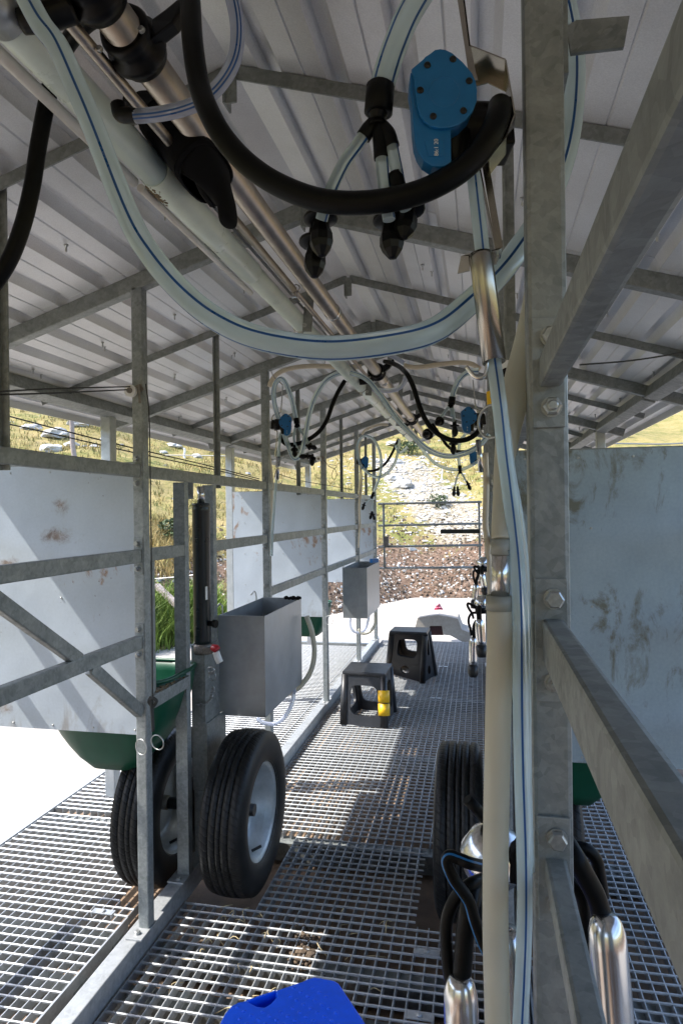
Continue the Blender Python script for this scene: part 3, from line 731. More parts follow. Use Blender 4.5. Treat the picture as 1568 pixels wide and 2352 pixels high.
for sg, x, lab in ((1, -.952, 'left wheel column with its chain under the dark jack'), (-1, .09, 'right wheel column hidden behind the near post')):
    t = thing('wheel_column', lab, 'column', (x, 2.15, .05))
    MB().box((x - .023, 2.1, .30), (x + .022, 2.2, .80)).build('column', 'galv_rail', t, .004)
    MB().box((x - .02, 2.103, .07), (x + .018, 2.18, .299)).build('inner_tube', 'galv', t, .004)
    MB().box((x + .0225, 2.1, .12), (x + .0275, 2.225, .79)).box((x + .0278, 2.1, .10), (x + .032, 2.27, .53)).build('side_plate', 'galv_rail', t)
    MB().lathe([(.02, -.19 * 1), (.02, .19)], (x, 2.13, .235), (1, 0, 0), 16).build('axle', 'rubber', t)
    MB().box((x - .04, 2.09, .13), (x - .024, 2.17, .33)).build('axle_plate', 'bolt_dark', t)
    if sg > 0:
        c = MB(); pts = [P(452, 1618, 2.09), P(470, 1617, 2.09), P(483, 1608, 2.09), P(489, 1590, 2.09), P(490, 1577, 2.09)]
        for i in range(len(pts) - 1):
            for k in range(3):
                q0 = pts[i].lerp(pts[i + 1], k / 3); d = (pts[i + 1] - pts[i]).normalized()
                c.tube([q0 - d * .003, q0 + d * .009], .0022, 6)
                c.ring(q0 + d * .003, (0, 1, 0) if k % 2 else (0, 0, 1), .0055, .0014, 10, 5)
        c.build('chain', 'bolt', t)
        o = MB().ring(P(485, 1540, 2.085), (0, 1, .2), .012, .003, 16, 6).ring(P(488, 1553, 2.083), (.2, 1, 0), .014, .002, 16, 6).build('spring_pin', 'bolt', t)
# hydraulic jack
t = thing('hydraulic_jack', 'dark hydraulic jack cylinder standing between two channel uprights', 'jack', (-.945, 2.13, .79))
MB().lathe([(.001, .80), (.029, .80), (.030, .81), (.030, 1.255), (.031, 1.258), (.031, 1.27), (.029, 1.275), (.031, 1.278), (.031, 1.286), (.001, 1.288)], (-.945, 2.13, 0), (0, 0, 1), 32).build('cylinder', 'jack_dark', t)
MB().lathe([(.013, 1.286), (.013, 1.345)], (-.945, 2.13, 0), (0, 0, 1), 20).build('rod', 'steel_bright', t)
MB().lathe([(.001, .765), (.034, .765), (.036, .775), (.036, .795), (.032, .80), (.001, .80)], (-.945, 2.13, 0), (0, 0, 1), 24).prism([(-.93, 2.09, .772), (-.89, 2.08, .775), (-.885, 2.1, .775), (-.925, 2.14, .772)], (0, 0, .018)).build('collar', 'bolt_dark', t)
MB().box((-.919, 2.098, .955), (-.9165, 2.112, 1.0)).build('sticker', 'white_plastic', t)
MB().lathe([(.009, 0), (.009, .02), (.014, .02), (.014, .03)], P(480, 1432, 2.12), (1, -.2, 0), 14).build('port', 'hose_black', t)
v = MB().tube([P(488, 1487, 2.08), P(496, 1490, 2.075), P(500, 1494, 2.075)], [.011, .014, .012], 10).build('valve_knob', 'red', t)
MB().tube([P(496, 1497, 2.08), P(501, 1512, 2.08), P(506, 1522, 2.08)], [.012, .0125, .0115], 12).build('valve_lever', 'white_plastic', t)

# ------------------------------------------------------------------ tin troughs
def trough(x0, x1, y0, y1, z0, z1, lab):
    t = thing('feed_trough', lab, 'trough', ((x0 + x1) / 2, y0, z0), 'tin troughs hung on the left rails'); w = .0022; mb = MB()
    mb.box((x0, y0, z0), (x1, y0 + w, z1)); mb.box((x0, y1 - w, z0), (x1, y1, z1)); mb.box((x0, y0 + w, z0), (x0 + w, y1 - w, z1)); mb.box((x1 - w, y0 + w, z0), (x1, y1 - w, z1)); mb.box((x0 + w, y0 + w, z0), (x1 - w, y1 - w, z0 + w))
    mb.build('box', 'trough', t)
    f = MB(); e = .004
    f.bar((x0, y0 - .001, z1), (x1 + .001, y0 - .001, z1), e, e); f.bar((x1 + .001, y0 - .003, z1), (x1 + .001, y1 + .001, z1), e, e); f.bar((x0, y1 + .001, z1), (x1, y1 + .001, z1), e, e)
    f.bar((x1, y0 - .0005, z0), (x1, y0 - .0005, z1 - .004), .003, .003, (0, 1, 0)); f.build('folded_edge', 'trough', t)
    for y in (y0 + .06, y1 - .06):
        MB().tube([V((x0 - .006, y, z1 - .03)), V((x0 - .006, y, z1 + .02)), V((x0 - .015, y, z1 + .035)), V((x0 - .03, y, z1 + .02))], .003, 8).build('hook', 'bolt', t)
    return t
trough(-.94, -.762, 2.255, 2.755, .512, .876, 'larger near tin trough hung on the left rail')
trough(-.936, -.765, 4.47, 5.05, .512, .86, 'smaller looking far tin trough near the gate')
tag(MB().bar(P(852, 1288, 4.9), P(866, 1287, 4.95), .03, .03).build('blue_clip', 'blue_clip'), 'small blue clip inside the far tin trough', 'clip')
o = MB(); rr = random.Random(3)
for i in range(14): c = P(645 + rr.random() * 45, 1372 + rr.random() * 3, 2.66); o.lathe([(.001, -.006), (.009, -.002), (.007, .004), (.001, .007)], c, (rr.random(), rr.random(), 1), 7)
kind(tag(o.build('feed', 'hose_black'), 'dark feed lumps at the rim of the near trough', 'feed'), 'stuff')

# green tubs under the panels
def tub(x0, x1, y0, y1, z0, z1, lab, sl=.16):
    n = 14; mb = MB(); rows = []
    for k in range(9):
        a = k / 8; z = z0 + (z1 - z0) * a; inset = sl * (1 - math.sin(a * math.pi / 2) ** .8); rows.append([])
        for i in range(32):
            th = 2 * math.pi * i / 32; cx, cy = math.cos(th), math.sin(th); e = .45
            sxx = math.copysign(abs(cx) ** e, cx); syy = math.copysign(abs(cy) ** e, cy)
            rows[-1].append(V(((x0 + x1) / 2 + sxx * ((x1 - x0) / 2 - inset), (y0 + y1) / 2 + syy * ((y1 - y0) / 2 - inset * .6), z)))
    vs = [p for r_ in rows for p in r_]
    mb.add(vs, [(k * 32 + i, k * 32 + (i + 1) % 32, (k + 1) * 32 + (i + 1) % 32, (k + 1) * 32 + i) for k in range(8) for i in range(32)] + [tuple(range(32))[::-1]], 0, True)
    t = thing('feed_tub', lab, 'tub', ((x0 + x1) / 2, y0, z0), 'green plastic tubs below the panels')
    o = mb.build('bowl', 'tub_green', t); md = o.modifiers.new('thickness', 'SOLIDIFY'); md.thickness = .005; md.offset = -1
    r_ = rows[-1]; MB().tube(r_ + [r_[0]], .007, 8, lin=True, caps=False).build('rolled_rim', 'tub_green', t)
    MB().bar((x0 + .05, y0 - .02, z1 + .003), (x0 + .05, y1 + .05, z1 + .003), .02, .02).build('support_bar', 'galv_rail', t)
    return t
tub(-1.395, -.945, 1.815, 2.14, .432, .735, 'green plastic tub below the rust stained left panel', .15)
tub(-1.3, -.985, 4.1, 4.4, .44, .64, 'small far green tub behind the near trough', .06)
tub(.085, .45, 1.815, 2.2, .432, .735, 'green tub glimpsed right of the near post below the spotted panel', .15)

# ------------------------------------------------------------------ stools
def holed(mb, c, holes, th, n=40, mi=0):
    """c: 4 corners (bl, br, tr, tl); holes: (u, v, ru, rv, power); face split into bands, one hole each"""
    c = [V(p) for p in c]; nv = (c[1] - c[0]).cross(c[3] - c[0]).normalized() * th
    pt = lambda u, v: (c[0] * (1 - u) + c[1] * u) * (1 - v) + (c[3] * (1 - u) + c[2] * u) * v
    for (va, vb, hu, hv, ru, rv, pw) in holes:
        o, i_ = [], []
        for k in range(n):
            a = 2 * math.pi * (k + .5) / n; cx, sy = math.cos(a), math.sin(a); s = 1 / max(abs(cx), abs(sy))
            o.append((.5 + .5 * cx * s, (va + vb) / 2 + (vb - va) / 2 * sy * s))
            i_.append((hu + ru * math.copysign(abs(cx) ** pw, cx), hv + rv * math.copysign(abs(sy) ** pw, sy)))
        A = [pt(*q) for q in o]; B = [pt(*q) for q in i_]
        vs = A + B + [p - nv for p in A] + [p - nv for p in B]; f = []
        for k in range(n):
            j = (k + 1) % n
            f += [(k, j, n + j, n + k), (2 * n + j, 2 * n + k, 3 * n + k, 3 * n + j), (n + k, n + j, 3 * n + j, 3 * n + k), (j, k, 2 * n + k, 2 * n + j)]
        mb.add(vs, f, mi)
def stool(lab, bot, top, zt, mat, style, group=None):
    """bot/top: four plan corners (front left, front right, back right, back left)"""
    cx = sum(p[0] for p in bot) / 4; cy = sum(p[1] for p in bot) / 4
    t = thing('step_stool', lab, 'stool', (cx, cy, 0), group)
    B = [V((p[0], p[1], .0015)) for p in bot]; T = [V((p[0], p[1], zt - .02)) for p in top]
    for k in range(4):
        j = (k + 1) % 4; mb = MB()
        if style == 'solid': hs = [(0, 1, .5, .5, .33, .30, .45)]
        elif k % 2 == 0: hs = [(.40, 1, .5, .69, .27, .2, .35), (0, .40, .5, .19, .12, .1, 1)]
        else: hs = [(.42, 1, .5, .68, .14, .17, .5), (0, .42, .5, .2, .12, .1, 1)]
        holed(mb, (B[k], B[j], T[j], T[k]), hs, .012)
        mb.build('side', mat, t)
    lg = []
    for k in range(4):
        c0, c1 = B[k], T[k]; ce, te = sum(B, V()) / 4, sum(T, V()) / 4
        mb = MB(); mb.tube([c0 + (ce - c0) * .05 + V((0, 0, -.0015)), c1 + (te - c1) * .05], [.024, .02], 10, lin=True)
        mb.build('leg', mat, t)
    E = [V((p[0], p[1], zt - .024)) for p in top]; ce = sum(E, V()) / 4
    E = [p + (p - ce).normalized() * .012 for p in E]
    o = MB().prism(E, (0, 0, .024)).build('seat', mat, t, .008)
    return t, E
zt = .298
S1, _ = stool('near black plastic stool with a yellow taped leg', [PZ(786, 1664, 0), PZ(884, 1673, 0), PZ(906, 1634, 0), PZ(822, 1628, 0)], [PZ(789, 1541, zt), PZ(882, 1547, zt), PZ(897, 1524, zt), PZ(808, 1520, zt)], zt, 'stool_black', 'solid')
q0, q1 = PZ(884, 1673, 0), PZ(882, 1547, zt); ce = PZ(850, 1650, 0)
for a, b_ in ((.22, .44), (.46, .68)):
    u0, u1 = q0.lerp(q1, a), q0.lerp(q1, b_); u0.z, u1.z = zt * a, zt * b_
    i0, i1 = u0 + (ce - u0) * .05, u1 + (ce - u1) * .05; i0.z, i1.z = u0.z, u1.z
    MB().tube([i0, i1], .034, 12, lin=True, caps=True).build('tape', 'yellow', S1)
zt = .418
S2, E2 = stool('far black folding step stool behind the taped one', [PZ(888, 1545, 0), PZ(971, 1569, 0), PZ(1001, 1550, 0), PZ(925, 1528, 0)], [PZ(897, 1449, zt), PZ(977, 1452, zt), PZ(984, 1441, zt), PZ(908, 1439, zt)], zt, 'stool_black', 'folding')
zt = .36
q = lambda x, y, z=zt: PZ(x, y, z)
e0, e1 = (531, 2310), (722, 2244); ed = lambda a, dx=0, dy=0: (e0[0] + (e1[0] - e0[0]) * a + dx, e0[1] + (e1[1] - e0[1]) * a + dy)
out2 = [(455, 2425), (504, 2351), (515, 2330), e0, (548, 2301), ed(.20), ed(.205, 2, 5), ed(.25, 12, 18), ed(.33, 14, 25), ed(.44, 6, 24), ed(.525, 5, 14), ed(.53), ed(.86), (706, 2248), (722, 2243.5), (740, 2246), (768, 2252), (778, 2258), (840, 2351), (890, 2425), (800, 2475), (560, 2475)]
t = thing('step_stool', 'bright blue folding step stool at the bottom edge', 'stool', PZ(660, 2380, 0))
MB().prism([q(*p) - V((0, 0, .02)) for p in out2], (0, 0, .02)).build('seat', 'blue_seat', t, .0035)
d = [(470, 2420), (520, 2345), (540, 2318), (715, 2256), (765, 2262), (830, 2355), (870, 2420)]
mb = MB(); rr = random.Random(2)
for i in range(11):
    for j in range(9):
        px = 545 + j * 26 + (i % 2) * 13 + i * 3; py = 2318 - (px - 531) * .34 + i * 15
        if 0 <= i and py > 2268 and px < 735 + (py - 2250) * .6 and py < 2420 and not (560 < px < 660 and py < 2322): mb.lathe([(.0042, 0), (.0022, .0012), (.0003, .0014)], q(px, py), (0, 0, 1), 6)
mb.build('anti_slip_studs', 'blue_seat', t)
nk = [q(*p) for p in (ed(.20), ed(.205, 2, 5), ed(.25, 12, 18), ed(.33, 14, 25), ed(.44, 6, 24), ed(.525, 5, 14), ed(.53))]
dn = V((0, 0, -.075)); mb = MB(); nk2 = [p + V((0, 0, -.012)) for p in nk]
for a, b_ in zip(nk2, nk2[1:]): mb.add([a, b_, b_ + dn, a + dn], [(0, 1, 2, 3)])
mb.add([nk2[-1], nk2[0], nk2[0] + dn, nk2[-1] + dn], [(0, 1, 2, 3)]); mb.add([p + dn for p in nk2], [tuple(range(len(nk2)))]); mb.bar(q(*ed(.19)) - V((0, 0, .007)), q(*ed(.54)) - V((0, 0, .007)), .004, .012); mb.build('grip_pocket', 'blue_seat', t)
T = [V((p.x, p.y, zt - .021)) for p in (q(480, 2455), q(865, 2455), q(752, 2262), q(545, 2316))]; ce = sum(T, V()) / 4
B = [V((ce.x + (p.x - ce.x) * 1.18, ce.y + (p.y - ce.y) * 1.18, .0015)) for p in T]
for k in range(4):
    j = (k + 1) % 4; mb = MB(); holed(mb, (B[k], B[j], T[j], T[k]), [(.42, 1, .5, .7, .22, .17, .4), (0, .42, .5, .2, .13, .1, 1)], .01); mb.build('side', 'blue_seat', t)

# ------------------------------------------------------------------ far gate, tow bar block, cone
t = thing('gate', 'grey tubular gate closing the far end of the aisle', 'gate', P(990, 1400, 6.35))
G = lambda x, y: P(x, y, 6.35)
rl = MB()
for (ya, yb) in ((1157.5, 1153), (1207.5, 1202.5), (1256, 1252), (1305, 1303)):
    MB().tube([G(868, ya), G(1106, yb)], .0115, 10).build('rail', 'galv_rail', t)
MB().tube([G(880, 1155), G(883, 1306)], .011, 10).build('upright', 'galv_rail', t)
MB().tube([G(1099, 1150), G(1102, 1305)], .011, 10).build('upright', 'galv_rail', t)
MB().box((G(866, 0).x, 6.33, G(0, 1256).z), (G(877, 0).x, 6.37, G(0, 1240).z + .02)).build('latch', 'bolt_dark', t)
tag(MB().bar(P(1011, 1221, 6.2), P(1102, 1220, 6.2), .04, .04).build('stop_bar', 'jack_dark', None, .004), 'dark square bar across the far gate', 'bar')
t = thing('concrete_block', 'cast concrete block with a dark red hollow at the end of the grating', 'block', PZ(1010, 1462, 0))
Q = lambda x, y, Y=6.5: P(x, y, Y)
blk = [Q(946, 1462), Q(952, 1442), Q(958, 1419), Q(985, 1414), Q(1006, 1412), Q(1030, 1416), Q(1051, 1421), Q(1060, 1446), Q(1082, 1454), Q(1082, 1478), Q(1060, 1474), Q(1034, 1460), Q(1017, 1458), Q(1014, 1438), Q(987, 1438), Q(980, 1458), Q(960, 1466)]
MB().prism(blk, (0, .35, 0)).build('body', 'concrete', t, .006)
MB().prism([Q(980, 1459, 6.53), Q(987, 1437, 6.53), Q(1015, 1437, 6.53), Q(1018, 1459, 6.53)], (0, .01, 0)).build('hollow', 'orange_skin', t)
t = thing('traffic_cone', 'worn red and white cone tip behind the concrete block', 'cone', Q(1006, 1416, 6.95))
c = Q(1006, 1406, 6.95); hh = .10
MB().lathe([(.075, -.05), (.074, 0), (.05, hh * .35)], c, (0, 0, 1), 20).lathe([(.034, hh * .6), (.010, hh), (.001, hh * 1.01)], c, (0, 0, 1), 20).build('cone', 'cone_skin', t)
MB().lathe([(.05, hh * .35), (.034, hh * .6)], c, (0, 0, 1), 20).build('reflective_band', 'cone_skin', t)

# ------------------------------------------------------------------ overhead pipes
def pts(Y, *xy):
    """measured centreline: (x, y) at depth Y, or (x, y, own depth)"""
    return [P(q[0], q[1], q[2] if len(q) > 2 else Y) for q in xy]
def hose(name, lab, cat, p, r, mat='hose_clear', stripes=(3, 15), n=24, parent=None, group=None, sub=8, up=None, mats=None):
    mb = MB().tube(p, r, n, 0, stripes if 'clear' in mat or 'lilac' in mat else (), 1, sub, True, up)
    o = mb.build(name, [mat, 'stripe'], parent)
    return tag(o, lab, cat, group) if parent is None else o
t = thing('milk_pipeline', 'long stainless steel milk pipe under the roof ridge', 'pipe', (-.43, .3, 1.86))
MB().tube([(-.43, .2, 1.86), (-.43, 5.75, 1.86)], .0238, 28, lin=True).build('pipe', 'steel_pipe', t)
for y in (1.95, 3.02, 4.2, 5.2): MB().lathe([(.024, -.012), (.0253, -.012), (.0253, .012), (.024, .012)], (-.43, y, 1.86), (0, 1, 0), 28, closed=True).ring((-.43, y + .016, 1.86), (0, 1, 0), .0248, .0016, 24, 6).build('clamp', 'steel_bright', t)
t2 = thing('thin_pipe', 'thin steel pipe clipped beside the stainless milk pipe', 'pipe', (-.463, .3, 1.838))
MB().tube([(-.469, .4, 1.836), (-.469, 1.66, 1.836)], .0085, 14, lin=True).tube([(-.469, 1.68, 1.836), (-.469, 5.3, 1.836)], .007, 14, lin=True).build('pipe', 'steel_pipe', t2)
MB().ring((-.463, 1.66, 1.838), (0, 1, 0), .010, .0015, 16, 6).box((-.475, 1.655, 1.815), (-.462, 1.668, 1.832)).build('clip', 'steel_bright', t2)
t = thing('white_pipe', 'milky white plastic pipe with a grimy coupling left of the steel pipe', 'pipe', (-.53, .3, 1.83))
MB().tube([(-.53, .5, 1.83), (-.53, 1.02, 1.83)], .0255, 28, lin=True).build('pipe', 'pvc_white', t)
MB().tube([(-.53, 1.02, 1.83), (-.53, 1.50, 1.83)], .0275, 28, lin=True).build('coupling', 'pvc_white', t)
MB().tube([(-.53, 1.50, 1.83), (-.53, 5.25, 1.83)], .0245, 28, lin=True).build('pipe', 'pvc_white', t)
MB().lathe([(.001, 0), (.0265, 0), (.0265, .05), (.001, .05)], (-.53, .62, 1.83), (0, 1, 0), 24).build('end_cap', 'galv_new', t)
mb = MB()
rr = random.Random(8)
for i in range(150):
    a = rr.gauss(3.95, .32); s_ = .0009 + rr.random() ** 2 * .003; c = V((-.53 + math.sin(a) * .0277, 1.065 + rr.gauss(0, .013) + (a - 3.95) * .02, 1.83 + math.cos(a) * .0277)); lump(c, s_ * 1.3, s_, s_ * .8, i, 1, 0, mb)
kind(mb.build('grime', 'mould', t), 'stuff')
for y in (1.95, 3.0, 3.9, 4.75):
    MB().ring((-.53, y, 1.83), (0, 1, 0), .026, .0016, 24, 6).box((-.537, y - .004, 1.79), (-.523, y + .004, 1.806)).build('clip', 'steel_bright', t)
o = MB().tube([(-.566, .5, 1.815), (-.566, 1.02, 1.815)], .0085, 14, lin=True).tube([(-.566, 1.04, 1.815), (-.566, 1.60, 1.815)], .007, 14, lin=True).build('thin_pipe', 'pvc_thin')
tag(o, 'thin translucent tube running along the near white pipe', 'tube')
o = MB().tube([(-.505, 1.0, 1.855), (-.503, 1.6, 1.856), (-.505, 2.3, 1.854), (-.51, 3.0, 1.85)], .0035, 8).build('cable', 'wire'); tag(o, 'thin grey cable strapped along the white pipe', 'cable')
for i, y in enumerate((1.88, 2.98, 4.1, 5.2)):
    t = thing('pipe_hanger', ['nearest', 'second', 'third', 'farthest'][i] + ' flat steel strap holding the white and steel pipes', 'hanger', (-.48, y, 1.86), 'straps holding the overhead pipes')
    MB().bar((-.492, y, 1.785), (-.468, y, 2.06), .003, .028, (1, 0, 0)).build('strap', 'galv_rail', t)
    bolt(t, (-.495, y - .016, 1.80), (0, -1, 0), .006); bolt(t, (-.478, y - .016, 1.89), (0, -1, 0), .006)

# milk taps: black clamps on the pipe
def tap(y, lab, s=1.0):
    t = thing('milk_tap', lab, 'tap', (-.43, y, 1.86), 'black clamp taps on the steel milk pipe')
    pr = [(.0242, -.026), (.031, -.026), (.034, -.02), (.031, -.012), (.032, .0), (.039, .004), (.0405, .013), (.034, .022), (.033, .03), (.0242, .03)]
    MB().lathe([(a * s, c) for a, c in pr], (-.43, y, 1.86), (0, 1, 0), 32, closed=True).build('clamp', 'plastic_black', t)
    MB().prism([(-.402, y - .01, 1.85), (-.372, y - .005, 1.872), (-.352, y, 1.90), (-.356, y, 1.912), (-.385, y, 1.895), (-.405, y, 1.885)], (0, .02, 0)).build('ear', 'plastic_black', t, .003)
    k = MB() if lab.startswith('near') else MB().tube([(-.452, y, 1.835), (-.478, y - .01, 1.82), (-.505, y - .015, 1.815)], [.018, .016, .013], 14); (k.build('outlet', 'plastic_black', t) if k.v else None)
    bolt(t, (-.398, y - .035, 1.845), (0, -1, 0), .004); bolt(t, (-.455, y - .035, 1.83), (0, -1, 0), .004)
    return t
T1 = tap(.775, 'near black clamp tap on the steel pipe at the top')
tap(.675, 'black clamp ring at the top edge of the photo on the steel pipe')
tap(2.83, 'black clamp tap on the steel pipe behind the big hose loop')
tap(4.35, 'black clamp tap on the steel pipe above the far meadow')
o = MB().tube(pts(.78, (128, 20), (170, 18), (205, 12), (250, 5)), [.016, .016, .017, .017], 16).build('pipe_stub', 'stub'); tag(o, 'dark translucent stub between the near tap and the black hose', 'stub')

# ------------------------------------------------------------------ near milking unit
r22 = .0109
hose('milk_hose', 'nearest big clear hose with blue stripes looping across the top', 'hose',
     pts(.56, (20, -90, .60), (65, 0, .585), (98, 60, .58), (135, 110, .575), (178, 205, .57), (218, 300, .565), (297, 500, .56), (350, 590), (420, 672), (500, 735), (600, 778), (750, 800), (900, 786), (1000, 757, .575), (1080, 694, .60), (1140, 636, .615), (1190, 572, .635), (1250, 480, .665), (1298, 350, .675), (1316, 210, .68), (1310, 80, .68), (1270, -60, .67), (1180, -160, .64), (1080, -130, .60), (1000, -60, .575), (940, 30, .57), (905, 110, .57), (885, 170, .57), (871, 225, .57)), r22, stripes=(26, 5), n=28, sub=8, group='clear milk hoses with blue stripes')
o = MB().lathe([(.0105, 0), (.0125, .001), (.0125, .024), (.0105, .026)], P(868, 262, .57), P(874, 195, .57) - P(868, 262, .57), 20)
t = thing('hose_splitter', 'near black three legged hose splitter with clear legs', 'splitter', P(868, 262, .57), 'black splitters on the milk hoses')
o.build('sleeve', 'hose_black', t)
MB().tube(pts(.57, (868, 258), (866, 275), (866, 292)), [.009, .006, .009], 14).build('body', 'plastic_black', t)
for a in (((858, 280), (846, 297), (834, 315)), ((868, 285), (873, 320), (876, 365)), ((872, 283), (890, 308), (900, 338))):
    MB().tube(pts(.57, *a), [.0055, .0068, .0068], 14).build('leg', 'hose_black', t)
leg_a = pts(.57, (838, 308), (815, 340), (790, 375), (765, 425), (748, 470), (738, 505, .575))
leg_b = pts(.57, (876, 355), (879, 400), (885, 450, .575), (893, 505, .575))
leg_c = pts(.57, (898, 330), (906, 370), (913, 405), (922, 450, .575), (932, 480, .575))
for p_, nm in ((leg_a, 'left'), (leg_b, 'middle'), (leg_c, 'right')): hose('clear_tube', '', '', p_, .0056, 'hose_clear', (5, 11), 14, t)
MB().tube(pts(.57, (908, 398), (914, 425), (920, 445)), .0066, 12).build('leg', 'hose_black', t)
def plug(p, d, lab, s=1.0, n=18):
    """mushroom shaped teat plug hanging along d"""
    t = thing('teat_plug', lab, 'plug', p, 'black teat plugs on the clear tubes')
    MB().lathe([(.0001, -.022), (.006, -.022), (.0075, -.004), (.0075, .002), (.008, .008), (.0108, .016), (.0112, .024), (.0092, .030), (.004, .037), (.0005, .038)] if 1 else [], (0, 0, 0), d, 8, smooth=False).build('body', 'plastic_black', t, loc=None)
    MB().lathe([(.0076, -.002), (.016, -.0015), (.0165, .001), (.0155, .002), (.0076, .0025)], (0, 0, 0), d, n).build('flange', 'plastic_black', t)
    for c in kids(t):
        for v in c.data.vertices: v.co = (v.co + V(p)) * s
    return t
plug(P(736, 502, .60), (.05, -.1, -1), 'upper near teat plug below the big black hose', 1.0)
plug(P(724, 556, .62), (.0, -.15, -1), 'lower near teat plug below the big black hose', .98)
plug(P(896, 505, .60), (.06, -.1, -1), 'near teat plug hanging right of the other two under the hose')
plug(P(937, 474, .60), (-.1, -.35, -1), 'near teat plug turned toward the viewer under the black hose', .95)
hose('air_hose', 'thick black hose sagging across the top to the blue pulsator', 'hose',
     pts(.56, (432, -60, .62), (437, 0, .60), (443, 100, .58), (459, 200, .57), (486, 270), (520, 325), (570, 378), (640, 425), (735, 460), (840, 466), (950, 446), (1035, 407), (1092, 360), (1126, 310), (1143, 268, .565), (1147, 244, .58)), .0100, 'hose_black', (), 22, None, 'thick black air hoses')
hose('air_hose', 'black hose curving down at the left edge from the near tap', 'hose',
     pts(.85, (225, 35, .80), (190, 60, .81), (150, 110, .83), (122, 180), (105, 250), (88, 340), (74, 430), (52, 520), (18, 605), (-40, 690)), .0118, 'hose_black', (), 20, None, 'thick black air hoses')
hose('drain_hose', 'short lilac tinted hose with double blue stripe by the near pipe', 'hose',
     pts(.80, (505, -70), (530, -15), (545, 60), (540, 130), (513, 185), (470, 228), (420, 250), (365, 262), (312, 267)), .0092, 'hose_lilac', (22, 24, 4), 26)
o = MB().tube(pts(.80, (322, 266), (300, 265), (278, 262), (272, 240)), [.0088, .010, .0105, .0105], 14).build('connector', 'plastic_black'); tag(o, 'black end connector of the lilac hose beside the glove', 'connector')

# black work glove left on the pipes
t = thing('work_glove', 'black work glove hung over the white and steel pipes', 'glove', P(430, 360, 1.0))
gm = MB(); Yg = 1.02
bm = bmesh.new()
def chain(bm, root, pl, rr):
    prev = root; 
    for p, r_ in zip(pl, rr):
        v = bm.verts.new(p); sk.append(r_); bm.edges.new((prev, v)) if prev else None; prev = v
    return prev
sk = []; off = t.location
g = lambda x, y, dy=0: P(x, y, Yg + dy) - off
root = chain(bm, None, [g(430, 345)], [.040])
pk = chain(bm, root, [g(395, 300), g(345, 262)], [.034, .024])
chain(bm, pk, [g(310, 240), g(285, 232)], [.013, .011])
chain(bm, pk, [g(330, 235), g(318, 226)], [.012, .010])
pk2 = chain(bm, root, [g(470, 395), g(505, 420)], [.036, .026])
chain(bm, pk2, [g(522, 455), g(524, 490), g(524, 525)], [.0135, .0135, .0155])
chain(bm, pk2, [g(478, 440), g(460, 448)], [.018, .014])
me = bpy.data.meshes.new('body'); bm.to_mesh(me); bm.free(); o = bpy.data.objects.new('body', me); COL.objects.link(o); o.parent = t
md = o.modifiers.new('skin', 'SKIN'); sv = me.skin_vertices[0].data if me.skin_vertices else None
if sv is None:
    bpy.context.view_layer.objects.active = o
for i, r_ in enumerate(sk):
    me.skin_vertices[0].data[i].radius = (r_ * 1.85, r_ * 1.1); me.skin_vertices[0].data[i].use_root = i == 0
o.modifiers.new('sub', 'SUBSURF').render_levels = 3; o.modifiers['sub'].levels = 2
sm_ = o.modifiers.new('relax', 'SMOOTH'); sm_.factor = .6; sm_.iterations = 14
me.materials.append(MT['glove'])
for p in me.polygons: p.use_smooth = True
md.use_smooth_shade = True

